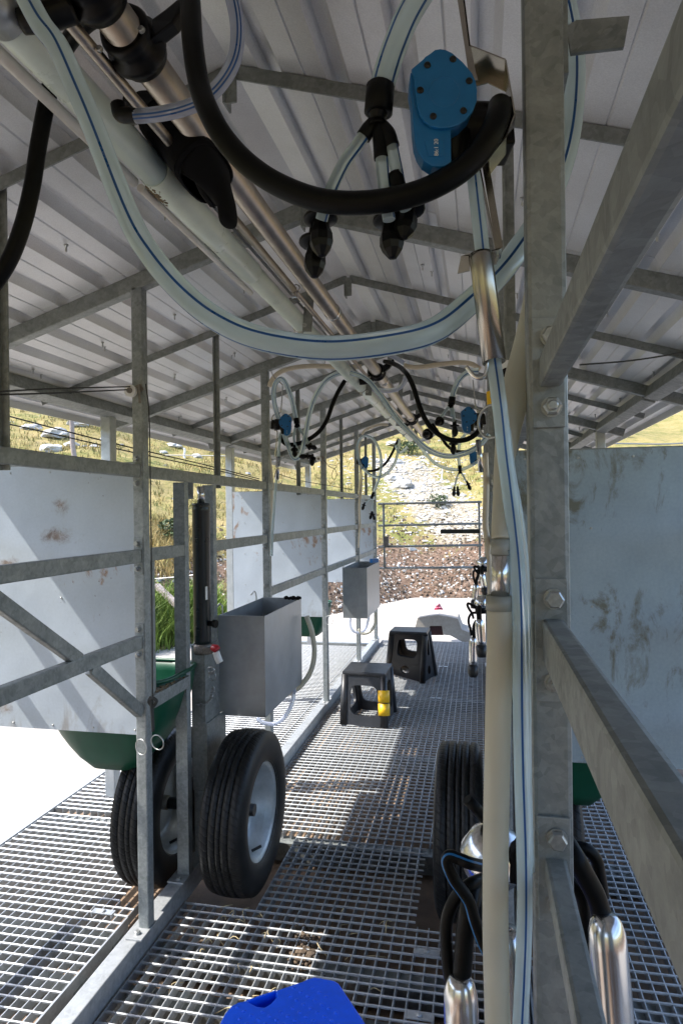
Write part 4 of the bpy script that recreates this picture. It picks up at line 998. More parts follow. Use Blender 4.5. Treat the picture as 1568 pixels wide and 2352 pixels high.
# pulsators
def pulsator(M, lab, detail=True, holder=True):
    """M maps the pulsator's own metres (x right, z up, y away) into the scene"""
    t = thing('pulsator', lab, 'pulsator', M @ V((0, 0, 0)), 'blue capped pulsators')
    def put(mb, name, mat, parent=t, bev=0, xf=True):
        mb.v = [M @ p for p in mb.v]; return mb.build(name, mat, parent, bev)
    k = .000072 * .56 / .56
    def q(zx, zy, y=0): return V(((zx - 540) * k, y, (700 - zy) * k))
    face = [(165, 372), (300, 262), (325, 232), (370, 205), (440, 152), (500, 143), (560, 152), (640, 192), (760, 300), (860, 420), (905, 520), (920, 620), (915, 740), (870, 860), (790, 960), (700, 1018), (600, 1050), (480, 1055), (380, 1030), (310, 975), (260, 900), (225, 780), (205, 600), (200, 480)]
    body = [(160, 376), (300, 268), (440, 165), (540, 160), (640, 205), (760, 312), (870, 470), (905, 620), (900, 740), (850, 870), (740, 985), (622, 1048), (622, 1415), (560, 1455), (500, 1468), (400, 1462), (300, 1395), (240, 1300), (205, 1190), (188, 1010), (176, 720), (150, 560)]
    put(MB().prism([q(*p, .004) for p in body], (0, .016, 0)), 'cover', 'blue_cover', t, .0012)
    cp = put(MB().prism([q(*p, 0) for p in face], (0, .0038, 0)), 'cap', 'blue_cover', t, .001)
    if detail:
        for p in ((350, 330), (645, 265), (828, 518), (265, 618), (758, 860), (410, 920)):
            put(MB().lathe([(.0001, -.0016), (.002, -.0016), (.0029, -.0004), (.0029, .0015), (.0001, .0015)], q(*p), (0, 1, 0), 14).bar(q(p[0] - 22, p[1], -.0019), q(p[0] + 22, p[1], -.0019), .0005, .0005).bar(q(p[0], p[1] - 22, -.0019), q(p[0], p[1] + 22, -.0019), .0005, .0005, (1, 0, 0)), 'screw', 'screw_black', cp)
        put(MB().ring(q(540, 640, .0002), (0, 1, 0), .0125, .0006, 28, 6), 'ring_mark', 'blue_cover', cp)
        put(MB().prism([q(310, 1165, .0032), q(535, 1165, .0032), q(535, 1350, .0032), q(355, 1350, .0032)], (0, .002, 0)), 'label_pad', 'blue_cover', t, .0006)
        cu = bpy.data.curves.new('code', 'FONT'); cu.body = '86:1 20'; cu.size = .0048; cu.extrude = .00008; cu.align_x = 'CENTER'; cu.align_y = 'CENTER'
        tmp = bpy.data.objects.new('code', cu); COL.objects.link(tmp); bpy.context.view_layer.update()
        me = bpy.data.meshes.new_from_object(tmp.evaluated_get(bpy.context.evaluated_depsgraph_get())); bpy.data.objects.remove(tmp)
        mw = M @ Matrix.Translation(q(448, 1255, .0029)) @ Matrix.Rotation(R(90), 4, 'X') @ Matrix.Rotation(R(90), 4, 'Z')
        for v in me.vertices: v.co = mw @ v.co - t.location
        me.materials.clear(); me.materials.append(MT['white_plastic'])
        ob = bpy.data.objects.new('code', me); COL.objects.link(ob); ob.parent = t
    put(MB().tube([q(640, 640, .05), q(900, 690, .05), q(1150, 720, .05), q(1330, 720, .05)], [.027, .024, .025, .02], 22).tube([q(690, 900, .035), q(720, 1200, .032), q(730, 1330, .032)], [.018, .010, .008], 12), 'housing', 'plastic_black', t)
    put(MB().prism([q(1250, 470, .03), q(1400, 430, .03), q(1445, 620, .03), q(1470, 1000, .03), q(1300, 1000, .03)], (0, .04, 0)), 'back_block', 'plastic_black', t, .002)
    return t, q
def frameM(p, s=1.0, mirror=False, tw=0):
    return Matrix.Translation(p) @ Matrix.Rotation(YAW + tw, 4, 'Z') @ Matrix.Diagonal((-s if mirror else s, s, s, 1))
PM = frameM(P(1019.75, 223, .55), 1.0)
pulsator(PM, 'near blue capped pulsator with black housing at the top')
# polished steel bracket that carries the unit
t = thing('unit_bracket', 'polished steel bracket with tube guide and hook near the pulsator', 'bracket', P(1100, 300, .6))
B_ = MB()
def strip(mb, p, w, th=.0012, d=(0, 1, 0)):          # bent sheet strip along p, width along d
    d = V(d).normalized() * w
    for a, b_ in zip(p[:-1], p[1:]):
        n = (b_ - a).cross(d).normalized() * th
        mb.add([a, b_, b_ + d, a + d, a + n, b_ + n, b_ + d + n, a + d + n], [(3, 2, 1, 0), (4, 5, 6, 7), (0, 1, 5, 4), (1, 2, 6, 5), (2, 3, 7, 6), (3, 0, 4, 7)])
strip(B_, pts(.575, (1048, -120), (1062, -10), (1076, 105), (1159, 138), (1180, 262)), .03)
strip(B_, pts(.575, (1180, 262), (1160, 312), (1121, 362)), .03)
B_.build('bent_plate', 'steel_dark', t)
MB().prism(pts(.602, (1076, 107), (1157, 140), (1170, 215), (1120, 190), (1082, 200)), (0, .0012, 0)).build('back_plate', 'steel_dark', t)
MB().prism(pts(.575, (1062, -40), (1080, 105), (1092, 165), (1098, 185), (1078, 185), (1066, 105), (1044, -40)), (0, .0012, 0)).build('flange', 'steel_dark', t)
A_ = MB(); A_.prism(pts(.592, (1104, 366), (1120, 360), (1154, 566), (1140, 578)), (0, .0012, 0)); strip(A_, pts(.580, (1097, 372), (1138, 578)), .012); A_.build('arm', 'steel_dark', t)
A_ = MB(); A_.prism(pts(.575, (1058, 588), (1078, 581), (1150, 572), (1152, 568), (1140, 576), (1080, 588)), (0, .022, 0)); A_.prism(pts(.575, (1058, 588), (1080, 584), (1078, 622), (1050, 628)), (0, .0012, 0)); A_.prism(pts(.59, (1128, 582), (1152, 574), (1140, 606), (1130, 610)), (0, .0012, 0)); A_.build('saddle', 'steel_bright', t)
d0, d1 = P(1103, 586, .573), P(1134, 832, .56)
mb = MB(); ax = (d1 - d0); ln_ = ax.length
mb.lathe([(.0103, 0), (.0103, .004), (.0098, .006), (.0098, ln_), (.0088, ln_), (.0088, .0)], d0, ax, 28, closed=True); mb.build('guide_tube', 'steel_dark', t)
MB().tube(pts(.56, (1119, 824), (1117, 850), (1109, 866), (1095, 868), (1082, 858), (1070, 842)), .0018, 10).build('hook', 'steel_bright', t)
hose('clear_hose', 'clear hose with one blue line dropping through the steel guide tube', 'hose',
     pts(.575, (1086, 385, .585), (1094, 460, .58), (1106, 570), (1117, 690, .572), (1131, 815, .565), (1140, 880, .56), (1150, 960, .56), (1158, 1040, .56), (1168, 1120, .56), (1179, 1210, .56), (1188, 1300, .56), (1193, 1400, .555), (1194, 1520, .55), (1195, 1650, .55), (1198, 1800, .55), (1203, 1950, .55), (1204, 2080, .55), (1201, 2200, .55), (1194, 2352, .55), (1185, 2500, .55)), .0062, 'hose_clear', (23,), 24, None, 'clear milk hoses with blue stripes')
hose('clear_hose', 'second clear hose pressed against the right of the blue lined one', 'hose',
     pts(.57, (1160, 985), (1173, 1090), (1189, 1180), (1201, 1280), (1206, 1400), (1207, 1550), (1209, 1800), (1215, 2000)), .0042, 'hose_clear', (), 18, None, 'clear milk hoses with blue stripes')
# thick silicone tubes
t = thing('silicone_tube', 'thick milky silicone tube hanging in front of the near right post', 'tube', P(1140, 1600, .56))
MB().tube(pts(.56, (1146, 1368), (1146, 1401)), [.0112, .0112], 26, lin=True).build('collar', 'silicone_grey', t)
MB().tube(pts(.56, (1146, 1401), (1147, 1440), (1145, 1550), (1142, 1700), (1139, 1850), (1137, 2000), (1137, 2150), (1140, 2280), (1143, 2400), (1146, 2550)), .0106, 26).build('tube', 'silicone', t)
MB().tube(pts(.56, (1150, 1262), (1147, 1385)), .0077, 24, lin=True).build('steel_insert', 'steel_bright', t)
t = thing('silicone_tube', 'upper silicone tube rising behind the near right post', 'tube', P(1148, 1250, .56))
MB().tube(pts(.56, (1149, 1238), (1148, 1273)), [.0078, .0082], 26, lin=True).build('collar', 'silicone_grey', t)
MB().tube(pts(.56, (1149, 1240), (1148, 1200, .565), (1150, 1140, .575), (1156, 1070, .59), (1165, 1000, .60), (1177, 930, .61), (1192, 860, .625), (1210, 780, .635), (1226, 690, .65), (1238, 600, .66), (1246, 500, .66)), [.0078, .0072, .0068, .0085, .0105, .0125, .0128, .0115, .0105, .0105, .0105], 26).build('tube', 'silicone', t)
o = MB().ring(P(1128, 968, .9), (.8, 1, 0), .022, .0018, 28, 8).build('ring', 'bolt'); tag(o, 'steel key ring hanging beside the clear hose', 'ring')
o = MB().prism(pts(1.0, (1116, 900), (1126, 896), (1125, 912), (1130, 922), (1126, 932), (1118, 930)), (0, .004, 0)).build('tag', 'yellow', None, .001); tag(o, 'small yellow tag on the right post beside the hose', 'tag')
t = thing('pulley', 'small white pulley wheel behind the hose at the near right post', 'pulley', P(1165, 858, .85), 'white rope pulleys')
MB().lathe([(.016, -.005), (.016, -.003), (.013, 0), (.016, .003), (.016, .005)], P(1165, 858, .85), (.3, 1, 0), 24).build('wheel', 'white_plastic', t); MB().lathe([(.006, -.008), (.006, .008)], P(1165, 858, .85), (.3, 1, 0), 14).build('pin', 'hose_black', t)

# teat cups and claw hanging low at the near right post
def cup(p, d, lab, L_=.15, r=.0235, cap=False, n=28):
    t = thing('teat_cup', lab, 'teat cup', p, 'stainless teat cups')
    MB().lathe([(.001, 0), (.010, .0), (r * .8, .006), (r * .97, .016), (r, .03), (r, L_ * .8), (r * .96, L_), (r * .6, L_)], p, d, n).build('shell', 'steel_cup', t)
    if cap: MB().lathe([(r * .8, L_ * .98), (r * 1.18, L_), (r * 1.2, L_ + .03), (r * .95, L_ + .045), (.001, L_ + .046)], p, d, n).build('liner_mouth', 'rubber', t)
    return t
A0 = P(1056, 2243, .64)
ca = cup(A0, (.02, -.02, -1), 'near teat cup left of the thick silicone tube', .16, .0165)
cup(P(1166, 2132, .68), (.03, -.05, -1), 'teat cup half hidden between the silicone tube and the clear hose', .17, .0175)
cup(P(1389, 2100, .70), (.055, -.12, -1), 'teat cup right of the near post below black hoses', .17, .0185)
t = thing('claw', 'shiny steel claw bowl behind the thick silicone tube', 'claw', P(1133, 1962, .74))
c = P(1133, 1962, .74)
MB().lathe([(.001, .030), (.018, .028), (.030, .017), (.0345, .003), (.036, .0), (.036, -.004), (.0345, -.007), (.030, -.022), (.016, -.030), (.001, -.032)], c, (.2, -.3, 1), 36).build('bowl', 'steel_cup', t)
MB().prism(pts(.71, (1165, 1995), (1172, 1960), (1192, 1935), (1195, 2035), (1165, 2030)), (0, .02, 0)).build('outlet', 'hose_black', t, .003)
MB().lathe([(.007, 0), (.006, .03)], P(1112, 1878, .745), (-.5, -.2, .6), 12).build('nipple', 'hose_black', t)
HG = 'short black hoses of the near milking cluster'
for lab, p_, r_, st in [('short black hose with a blue line arching left of the silicone tube', pts(.63, (1112, 1990, .66), (1080, 1983), (1052, 1972), (1033, 1966), (1025, 1975), (1030, 1995), (1042, 2020), (1060, 2045), (1077, 2072), (1088, 2110), (1104, 2155), (1120, 2190)), .0057, 1),
                    ('thin black hose bending down into the left teat cup', pts(.655, (1112, 2018, .68), (1080, 2031), (1050, 2058), (1032, 2090), (1024, 2130), (1026, 2190), (1030, 2232), (1036, 2262)), .0062, 0),
                    ('thick black hose dropping straight into the left teat cup', pts(.645, (1090, 2035, .67), (1078, 2080), (1069, 2130), (1064, 2190), (1060, 2252)), .0092, 0),
                    ('thick black hose entering the right teat cup', pts(.71, (1290, 1920, .74), (1318, 1966), (1345, 2015), (1368, 2060), (1383, 2108)), .0102, 0),
                    ('thin black hose looping above the right teat cup', pts(.74, (1285, 1950), (1318, 1945), (1348, 1952), (1368, 1975), (1376, 2010), (1384, 2060)), .0066, 0),
                    ('black hose hanging loose right of the near post', pts(.73, (1290, 2010), (1320, 2035), (1338, 2075), (1342, 2140), (1340, 2210)), .0066, 0)]:
    mb = MB().tube(p_, r_, 18, 0, (3,) if st else (), 1, 8); o = mb.build('cluster_hose', ['hose_black', 'blue_cover']); tag(o, lab, 'hose', HG)

# ------------------------------------------------------------------ second left unit (third post)
z4 = lambda *q: [(587.9 + a[0] * .18747, 826.7 + a[1] * .18747) + tuple(a[2:]) for a in q]
z5 = lambda *q: [(826.7 + a[0] * .18747, 789.9 + a[1] * .18747) + tuple(a[2:]) for a in q]
GM = 'clear milk hoses with blue stripes'
hose('milk_hose', 'clear striped hose falling from the pipes in loops at the left pulsator', 'hose',
     pts(2.8, *z4((1190, 120), (1140, 150), (1000, 170), (880, 230), (800, 320), (735, 430), (690, 540), (645, 700), (610, 900), (580, 1060), (545, 1160), (500, 1210), (455, 1190), (410, 1090), (370, 980), (330, 860), (285, 740), (245, 620), (222, 500), (215, 400), (235, 300), (275, 245), (320, 235), (370, 300), (420, 430), (460, 570), (490, 720))), .0108, 'hose_clear', (26, 5), 28, None, GM, 6)
hose('air_hose', 'black hose from the pipes down to the left pulsator', 'hose',
     pts(2.82, *z4((1090, 250), (1000, 400), (930, 560), (870, 730), (780, 870), (650, 970), (520, 1025), (400, 1040), (330, 1000), (300, 930))), .0095, 'hose_black', (), 16, None, 'thick black air hoses')
hose('vacuum_tube', 'tan silicone tube bowing from the left hook to the pipes', 'tube',
     pts(2.85, *z4((165, 330), (185, 265), (240, 190), (340, 130), (500, 90), (700, 75), (900, 80), (1100, 90), (1290, 80))), .0105, 'silicone_tan', (), 18, None, 'tan silicone tubes')
hose('vacuum_tube', 'tan silicone tube hanging behind the near trough at the third post', 'tube',
     pts(2.95, *z4((150, 1050), (165, 1250), (185, 1480), (190, 1750), (185, 2000), (170, 2300), (150, 2600))), [.006, .010, .012, .008, .007, .0105, .006], 'silicone_tan', (), 16, None, 'tan silicone tubes')
hose('clear_hose', 'clear hose running down from the steel guide at the third post', 'hose',
     pts(2.8, *z4((300, 890), (280, 1100), (262, 1300), (250, 1480), (232, 1650), (218, 1850), (200, 2100), (190, 2400))), .0065, 'hose_clear', (5, 13), 18, None, GM)
def frameM2(x, y, Y, s, mirror): return frameM(P(x, y, Y), s, mirror)
pulsator(frameM2(655, 971, 2.75, 1.0, True), 'blue pulsator hanging at the third left post', True)
t = thing('unit_bracket', 'steel rod and guide tube below the left pulsator', 'bracket', P(640, 950, 2.8))
MB().tube(pts(2.8, *z4((185, 135), (210, 190), (265, 255), (310, 290), (325, 340), (305, 620), (285, 650), (210, 680), (190, 740))), .003, 8).build('rod', 'steel_bright', t)
MB().tube(pts(2.8, *z4((225, 860), (262, 900), (235, 1160), (280, 1185), (430, 1170))), .003, 8).build('rod', 'steel_bright', t)
MB().tube(pts(2.79, *z4((278, 1185), (250, 1465))), .0105, 18, lin=True).build('guide_tube', 'steel_bright', t)
MB().tube(pts(2.79, *z4((278, 1440), (282, 1500), (305, 1512), (325, 1480))), .002, 8).build('hook', 'steel_bright', t)
def splitter(Y, top, neck, legs, lab, sc=1.0):
    t = thing('hose_splitter', lab, 'splitter', P(neck[0], neck[1], Y), 'black splitters on the milk hoses')
    MB().tube(pts(Y, top, neck), [.0125 * sc, .0125 * sc], 16, lin=True).build('sleeve', 'hose_black', t)
    for lg in legs:
        a = pts(Y, neck, *lg)
        k = a[0].lerp(a[1], .5); MB().tube([a[0], k], [.008 * sc, .0075 * sc], 12, lin=True).build('leg', 'hose_black', t)
        hose('clear_tube', '', '', [k] + a[1:], .0056 * sc, 'hose_clear', (5,), 12, t)
    return t
splitter(2.8, z4((490, 715))[0], z4((500, 780))[0], [z4((470, 880), (465, 980), (490, 1060), (520, 1120)), z4((550, 870), (600, 950), (640, 1020), (665, 1100))], 'black splitter below the clear loop at the left pulsator')
for x, y, d, lab in ((470, 1100, (.2, -.5, -1), 'teat plug just right of the left guide rod'), (630, 1180, (-1, -.5, -.1), 'teat plug pointing left under the left splitter'), (690, 1210, (.1, -.6, -1), 'teat plug hanging beside the white pulley'), (660, 1060, (1, -.4, -.3), 'teat plug tucked behind the left clear loop')):
    p = z4((x, y))[0]; plug(P(p[0], p[1], 2.78), d, lab)
for x, y, Y, lab in ((301, 898, 1.70, 'near white pulley on the front left post'), (587.9 + 768 * .18747, 826.7 + 1212 * .18747, 3.95, 'far white pulley on the fourth left post')):
    t = thing('pulley', lab, 'pulley', P(x, y, Y), 'white rope pulleys'); c = P(x, y, Y)
    MB().lathe([(.017, -.006), (.0175, -.004), (.0145, 0), (.0175, .004), (.017, .006)], c, (0, 1, 0), 28).build('wheel', 'white_plastic', t)
    MB().lathe([(.008, -.010), (.008, .03)], c, (0, 1, 0), 14).build('pin', 'bolt_dark', t)
    MB().bar(c + V((.012, .005, .004)), c + V((.03, .012, .012)), .004, .02).bar(c + V((.024, .002, .018)), c + V((.026, .002, -.035)), .006, .003, (0, 1, 0)).build('bracket', 'bolt_dark', t)
RG = 'black pull cords of the stall gates'
for lab, p_ in [('upper black cord running left from the near pulley', [P(-60, 903, 1.0), P(120, 893, 1.3), P(301, 888, 1.70)]),
                ('lower black cord running left from the near pulley', [P(-60, 908, 1.0), P(120, 903, 1.3), P(295, 895, 1.70)]),
                ('black cord hanging down the near left post from its pulley', [P(335, 882, 1.70), P(343, 960, 1.70), P(347, 1200, 1.69), P(350, 1440, 1.69), P(351, 1600, 1.69), P(355, 1680, 1.69)]),
                ('long upper cord slanting past the outer post behind the near left post', [P(-20, 945, 1.62 + .6), P(150, 990, 2.5), P(310, 1030, 2.8), P(480, 1070, 3.5), P(595, 1100, 4.0)]),
                ('long lower cord slanting past the outer post behind the near left post', [P(-20, 965, 1.62 + .6), P(150, 1003, 2.5), P(310, 1040, 2.8), P(480, 1076, 3.5), P(595, 1104, 4.0)]),
                ('thin cord with a loop hanging beyond the far white pulley', pts(4.0, *z4((800, 1210), (850, 1250), (900, 1310), (960, 1335), (985, 1400), (960, 1470), (925, 1420), (950, 1345), (985, 1300), (900, 1280)))),
                ('pair of dark cords under the far right rafters', [P(1330, 838, 1.5), P(1450, 828, 1.55), P(1580, 808, 1.6)]),
                ('wire swinging from the third post toward the far pulley', pts(3.6, *z4((290, 1400), (400, 1440), (600, 1490), (900, 1540), (1180, 1590))))]:
    tag(MB().tube(p_, .0018 if 'long' not in lab else .003, 8).build('cord', 'rope'), lab, 'cord', RG)
o = MB().tube([P(347, 1600, 1.69), P(342, 1612, 1.685), P(352, 1622, 1.685), (P(360, 1610, 1.685)), P(348, 1605, 1.68), P(350, 1640, 1.685), P(352, 1680, 1.685)], .0045, 8).build('knot', 'rope'); tag(o, 'frayed knot in the cord at the near left post', 'knot', RG)
for x, y, Y, ax, lab in ((325, 1716, 1.695, (.35, 1, 0), 'linch pin ring lying flat against the near left post'), (362, 1705, 1.72, (.2, 1, .1), 'second linch pin ring right of the near left post'), (755, 1425, 3.98, (.3, 1, 0), 'small wire ring on the fourth left post')):
    o = MB().ring(P(x, y, Y), ax, .0215 if x < 400 else .028, .0019 if x < 400 else .0015, 28, 8).build('ring', 'bolt'); tag(o, lab, 'ring', 'steel rings on the left posts')

# ------------------------------------------------------------------ third left unit (fifth post)
hose('milk_hose', 'far left clear hose looping by the small blue pulsator', 'hose',
     pts(5.0, *z4((1310, 1330), (1270, 1260), (1240, 1150), (1240, 1050), (1280, 960), (1350, 930), (1430, 970), (1490, 1060), (1525, 1180), (1530, 1300), (1515, 1420), (1480, 1520), (1450, 1600), (1435, 1650))), .0105, 'hose_clear', (18, 4), 20, None, GM, 6)
hose('milk_hose', 'far left lower clear hose sweeping under the small pulsator up to the pipe', 'hose',
     pts(5.0, *z5((20, 1500), (80, 1570), (160, 1620), (240, 1630), (320, 1590), (400, 1500), (450, 1380), (475, 1260), (480, 1170))), .0105, 'hose_clear', (18, 4), 20, None, GM, 6)
hose('milk_hose', 'short far clear hose curving off the white pipe end', 'hose', pts(5.0, *z5((430, 1240), (450, 1290), (480, 1330), (530, 1310), (580, 1260))), .009, 'hose_clear', (21,), 16, None, GM, 6)
hose('air_hose', 'far black hose rising from the small pulsator to the pipes', 'hose',
     pts(5.05, *z5((90, 1560), (180, 1550), (260, 1510), (330, 1440), (390, 1340), (440, 1230), (470, 1160))), .0098, 'hose_black', (), 14, None, 'thick black air hoses')
hose('vacuum_tube', 'far tan silicone tube arching from the fifth post to the pipes', 'tube', pts(5.0, *z5((20, 1110), (60, 1060), (140, 1020), (240, 990), (340, 990))), .0105, 'silicone_tan', (), 14, None, 'tan silicone tubes')
hose('vacuum_tube', 'far tan silicone tube hanging at the fifth post', 'tube', pts(5.05, *z4((1270, 1000), (1265, 1200), (1285, 1400), (1280, 1600), (1265, 1800), (1270, 2000), (1255, 2300))), [.009, .007, .009, .012, .008, .009, .005], 'silicone_tan', (), 14, None, 'tan silicone tubes')
pulsator(frameM2(838, 1059, 5.0, 1.0, True), 'small far blue pulsator at the fifth left post', False)
splitter(5.0, z4((1440, 1620))[0], z4((1420, 1680))[0], [z4((1385, 1710), (1345, 1750)), z4((1425, 1720), (1428, 1790), (1425, 1850))], 'far black splitter hanging at the fifth left post')
for x, y, d, lab in ((1320, 1780, (-.3, -.3, -1), 'far teat plug left below the small splitter'), (1410, 1890, (-.2, -.2, -1), 'far teat plug right below the small splitter'), (1435, 1900, (.3, -.2, -1), 'lowest far teat plug right of the fifth left post')):
    p = z4((x, y))[0]; plug(P(p[0], p[1], 4.98), d, lab, 1.1)
MB_ = MB().tube(pts(5.0, *z4((1290, 1310), (1270, 1500), (1250, 1680))), .006, 10); tag(MB_.build('guide_rod', 'steel_bright'), 'steel guide rod under the small far pulsator', 'rod')

# ------------------------------------------------------------------ right units beyond the near post
hose('air_hose', 'black hose sweeping from the middle tap to the right blue pulsator', 'hose',
     pts(2.4, *z5((300, 215, 2.75), (370, 230, 2.7), (480, 280, 2.6), (570, 370), (640, 500), (690, 650), (740, 800), (800, 930), (880, 1040), (980, 1120), (1100, 1175), (1220, 1185), (1330, 1160), (1420, 1100), (1465, 1030), (1475, 980))), .0092, 'hose_black', (), 18, None, 'thick black air hoses')
hose('milk_hose', 'clear striped hose sagging in front of the meadow to the right wall', 'hose',
     pts(2.5, *z5((-120, 350), (0, 390), (110, 460), (210, 580), (300, 700), (400, 850), (510, 990), (630, 1110), (760, 1240), (900, 1330), (1070, 1375), (1230, 1355), (1370, 1300), (1480, 1220), (1580, 1110))), .0098, 'hose_clear', (22, 4), 24, None, GM, 6)
hose('milk_hose', 'farther clear hose sagging below the big one before the meadow', 'hose',
     pts(4.3, *z5((690, 1200), (760, 1290), (850, 1400), (960, 1490), (1100, 1535), (1230, 1540), (1340, 1500), (1440, 1440))), .010, 'hose_clear', (21,), 18, None, GM, 6)
hose('air_hose', 'thin looking black hose under the right black hose', 'hose',
     pts(3.6, *z5((880, 980), (940, 1060), (1010, 1170), (1070, 1250), (1160, 1310), (1270, 1320), (1330, 1310))), .0085, 'hose_black', (), 14, None, 'thick black air hoses')
hose('clear_hose', 'short clear hose from the hook to the right splitter', 'hose', pts(2.4, *z5((1450, 330), (1370, 335), (1290, 365), (1220, 430), (1170, 520), (1140, 600), (1128, 660))), .0098, 'hose_clear', (18, 4), 20, None, GM, 6)
splitter(2.4, z5((1130, 650))[0], z5((1112, 745))[0], [z5((1060, 800), (1010, 870), (985, 900)), z5((1130, 800), (1145, 880), (1150, 960)), z5((1120, 830), (1125, 900))], 'black splitter with clear legs left of the right pulsator')
for x, y, Y, d, lab in ((975, 945, 2.4, (-.3, -1, -.4), 'round teat plug left below the right splitter'), (1155, 1005, 2.4, (.05, -.1, -1), 'teat plug with a wide flange below the right splitter'), (1140, 1225, 2.42, (0, -.2, -1), 'teat plug just below the right black hose'), (830, 1105, 3.0, (-.2, -1, -.2), 'dark teat plug beside the steel pipe end')):
    p = z5((x, y))[0]; plug(P(p[0], p[1], Y), d, lab, 1.05 if x != 830 else 1.6)
hose('clear_tube', 'pale tube end below the wide flanged plug', 'tube', pts(2.42, *z5((1145, 1060), (1142, 1140))), .0062, 'silicone', (), 12, None, 'clear milk hoses with blue stripes')
hose('vacuum_tube', 'tan silicone tube from the pipes to the right hook', 'tube', pts(2.6, *z5((540, 265), (640, 285), (780, 280), (950, 255), (1120, 235), (1260, 230), (1370, 250), (1470, 310))), .0095, 'silicone_tan', (), 18, None, 'tan silicone tubes')
hose('drain_hose', 'lilac tinted hose bending under the middle tap', 'hose', pts(2.75, *z5((560, 400), (545, 460), (500, 520), (430, 560), (340, 575), (250, 570), (150, 555))), .0098, 'hose_lilac', (5,), 16)
hose('drain_hose', 'lilac tinted hose beside the middle tap above the tan tube', 'hose', pts(2.9, *z5((310, 120), (390, 150), (470, 190), (540, 240))), .0098, 'hose_lilac', (), 16)
hose('drain_hose', 'lilac hose end low beside the far tap', 'hose', pts(4.3, *z5((720, 1180), (800, 1170), (880, 1130), (920, 1080))), .010, 'hose_lilac', (), 12)
pulsator(frameM2(1077, 959, 2.4, 1.0, False), 'blue pulsator on the right wall beyond the near post', True)
pulsator(frameM2(1088, 1048, 4.3, 1.0, False), 'far blue pulsator half hidden on the right wall', False)
hose('clear_hose', 'far clear hose dropping to the small splitter over the gate', 'hose', pts(4.3, *z5((1290, 1100), (1230, 1180), (1205, 1290), (1205, 1400), (1215, 1500))), .0095, 'hose_clear', (), 14, None, GM)
splitter(4.3, z5((1217, 1490))[0], z5((1222, 1560))[0], [z5((1190, 1620), (1170, 1690), (1160, 1740)), z5((1260, 1610), (1300, 1690))], 'small splitter dangling above the far gate')
for x, y, d, lab in ((1150, 1790, (-.1, -.1, -1), 'left teat plug above the far gate'), (1195, 1790, (.1, -.1, -1), 'middle teat plug above the far gate'), (1320, 1720, (.4, -.2, -1), 'right teat plug above the far gate')):
    p = z5((x, y))[0]; plug(P(p[0], p[1], 4.3), d, lab, 1.1)
t = thing('unit_bracket', 'steel guide tube and rod on the right wall beyond the hose', 'bracket', P(1100, 1000, 2.5))
MB().tube(pts(2.45, (1097, 1010), (1104, 1085)), .0095, 16, lin=True).build('guide_tube', 'steel_bright', t)
MB().tube(pts(2.45, *z5((1380, 440), (1395, 600), (1420, 780), (1500, 820))), .0022, 8).build('rod', 'steel_bright', t)
MB().prism(pts(2.45, *z5((1415, 780), (1505, 815), (1520, 900), (1440, 870))), (0, .03, 0)).build('plate', 'steel_bright', t)
for nm, Y, xs in (('nearer', 2.5, (1111, 1150)), ('farther', 4.2, (1106, 1120))):
    x = xs[0]; hose('vacuum_tube', '%s tan silicone tube hanging on the right wall' % nm, 'tube', pts(Y, (x + 4, 1040), (x + 6, 1120), (x + 4, 1200), (x + 8, 1240), (x + 12, 1300), (x + 14, 1420)), .009, 'silicone_tan', (), 14, None, 'tan silicone tubes')
# farther milking clusters on the right wall
z7 = lambda *q: [(973.6 + a[0] * .12497, 1286 + a[1] * .12497) + tuple(a[2:]) for a in q]
def far_cup(a, b_, Y, r, lab, cap=True):
    p, q = P(*z7(a)[0], Y), P(*z7(b_)[0], Y); cup(p, q - p, lab, (q - p).length, r, cap, 20)
far_cup((1010, 1090), (1050, 1580), 2.75, .0195, 'teat cup hanging right of the middle cluster on the right wall')
far_cup((905, 1420), (900, 1950), 2.85, .0185, 'longest teat cup with a black mouth low on the right wall')
far_cup((960, 450), (925, 750), 3.9, .018, 'upper far teat cup beside the gate on the right wall')
far_cup((1060, 250), (1110, 520), 3.8, .018, 'highest far teat cup leaning right on the right wall')
for lab, q, Y, r_ in [('black loop hose above the middle cluster', ((950, 880), (880, 830), (810, 800), (795, 840), (830, 910), (880, 990), (905, 1080)), 2.8, .0052),
                   ('black hose bowing left into the longest teat cup', ((960, 970), (880, 980), (825, 1050), (815, 1150), (845, 1260), (865, 1390)), 2.85, .0055),
                   ('black hose beside the longest teat cup', ((960, 1120), (920, 1200), (910, 1300), (915, 1420)), 2.85, .0078),
                   ('thick black hose above the right middle cup', ((1060, 800), (1015, 860), (1005, 960), (1010, 1090)), 2.78, .011),
                   ('small black loop hose on the far upper cluster', ((1010, 150), (950, 120), (915, 125), (935, 180), (980, 240)), 3.85, .006),
                   ('black hose bowing left into the far upper cup', ((990, 190), (920, 200), (900, 270), (915, 360), (940, 450)), 3.9, .006),
                   ('black hose into the far upper cup', ((1010, 200), (985, 300), (960, 380), (955, 450)), 3.9, .009),
                   ('thick black hose above the highest far cup', ((1090, 110), (1060, 160), (1060, 250)), 3.8, .011)]:
    o = MB().tube([P(*z7(a)[0], Y) for a in q], r_, 12).build('cluster_hose', 'hose_black'); tag(o, lab, 'hose', 'short black hoses of the right wall clusters')
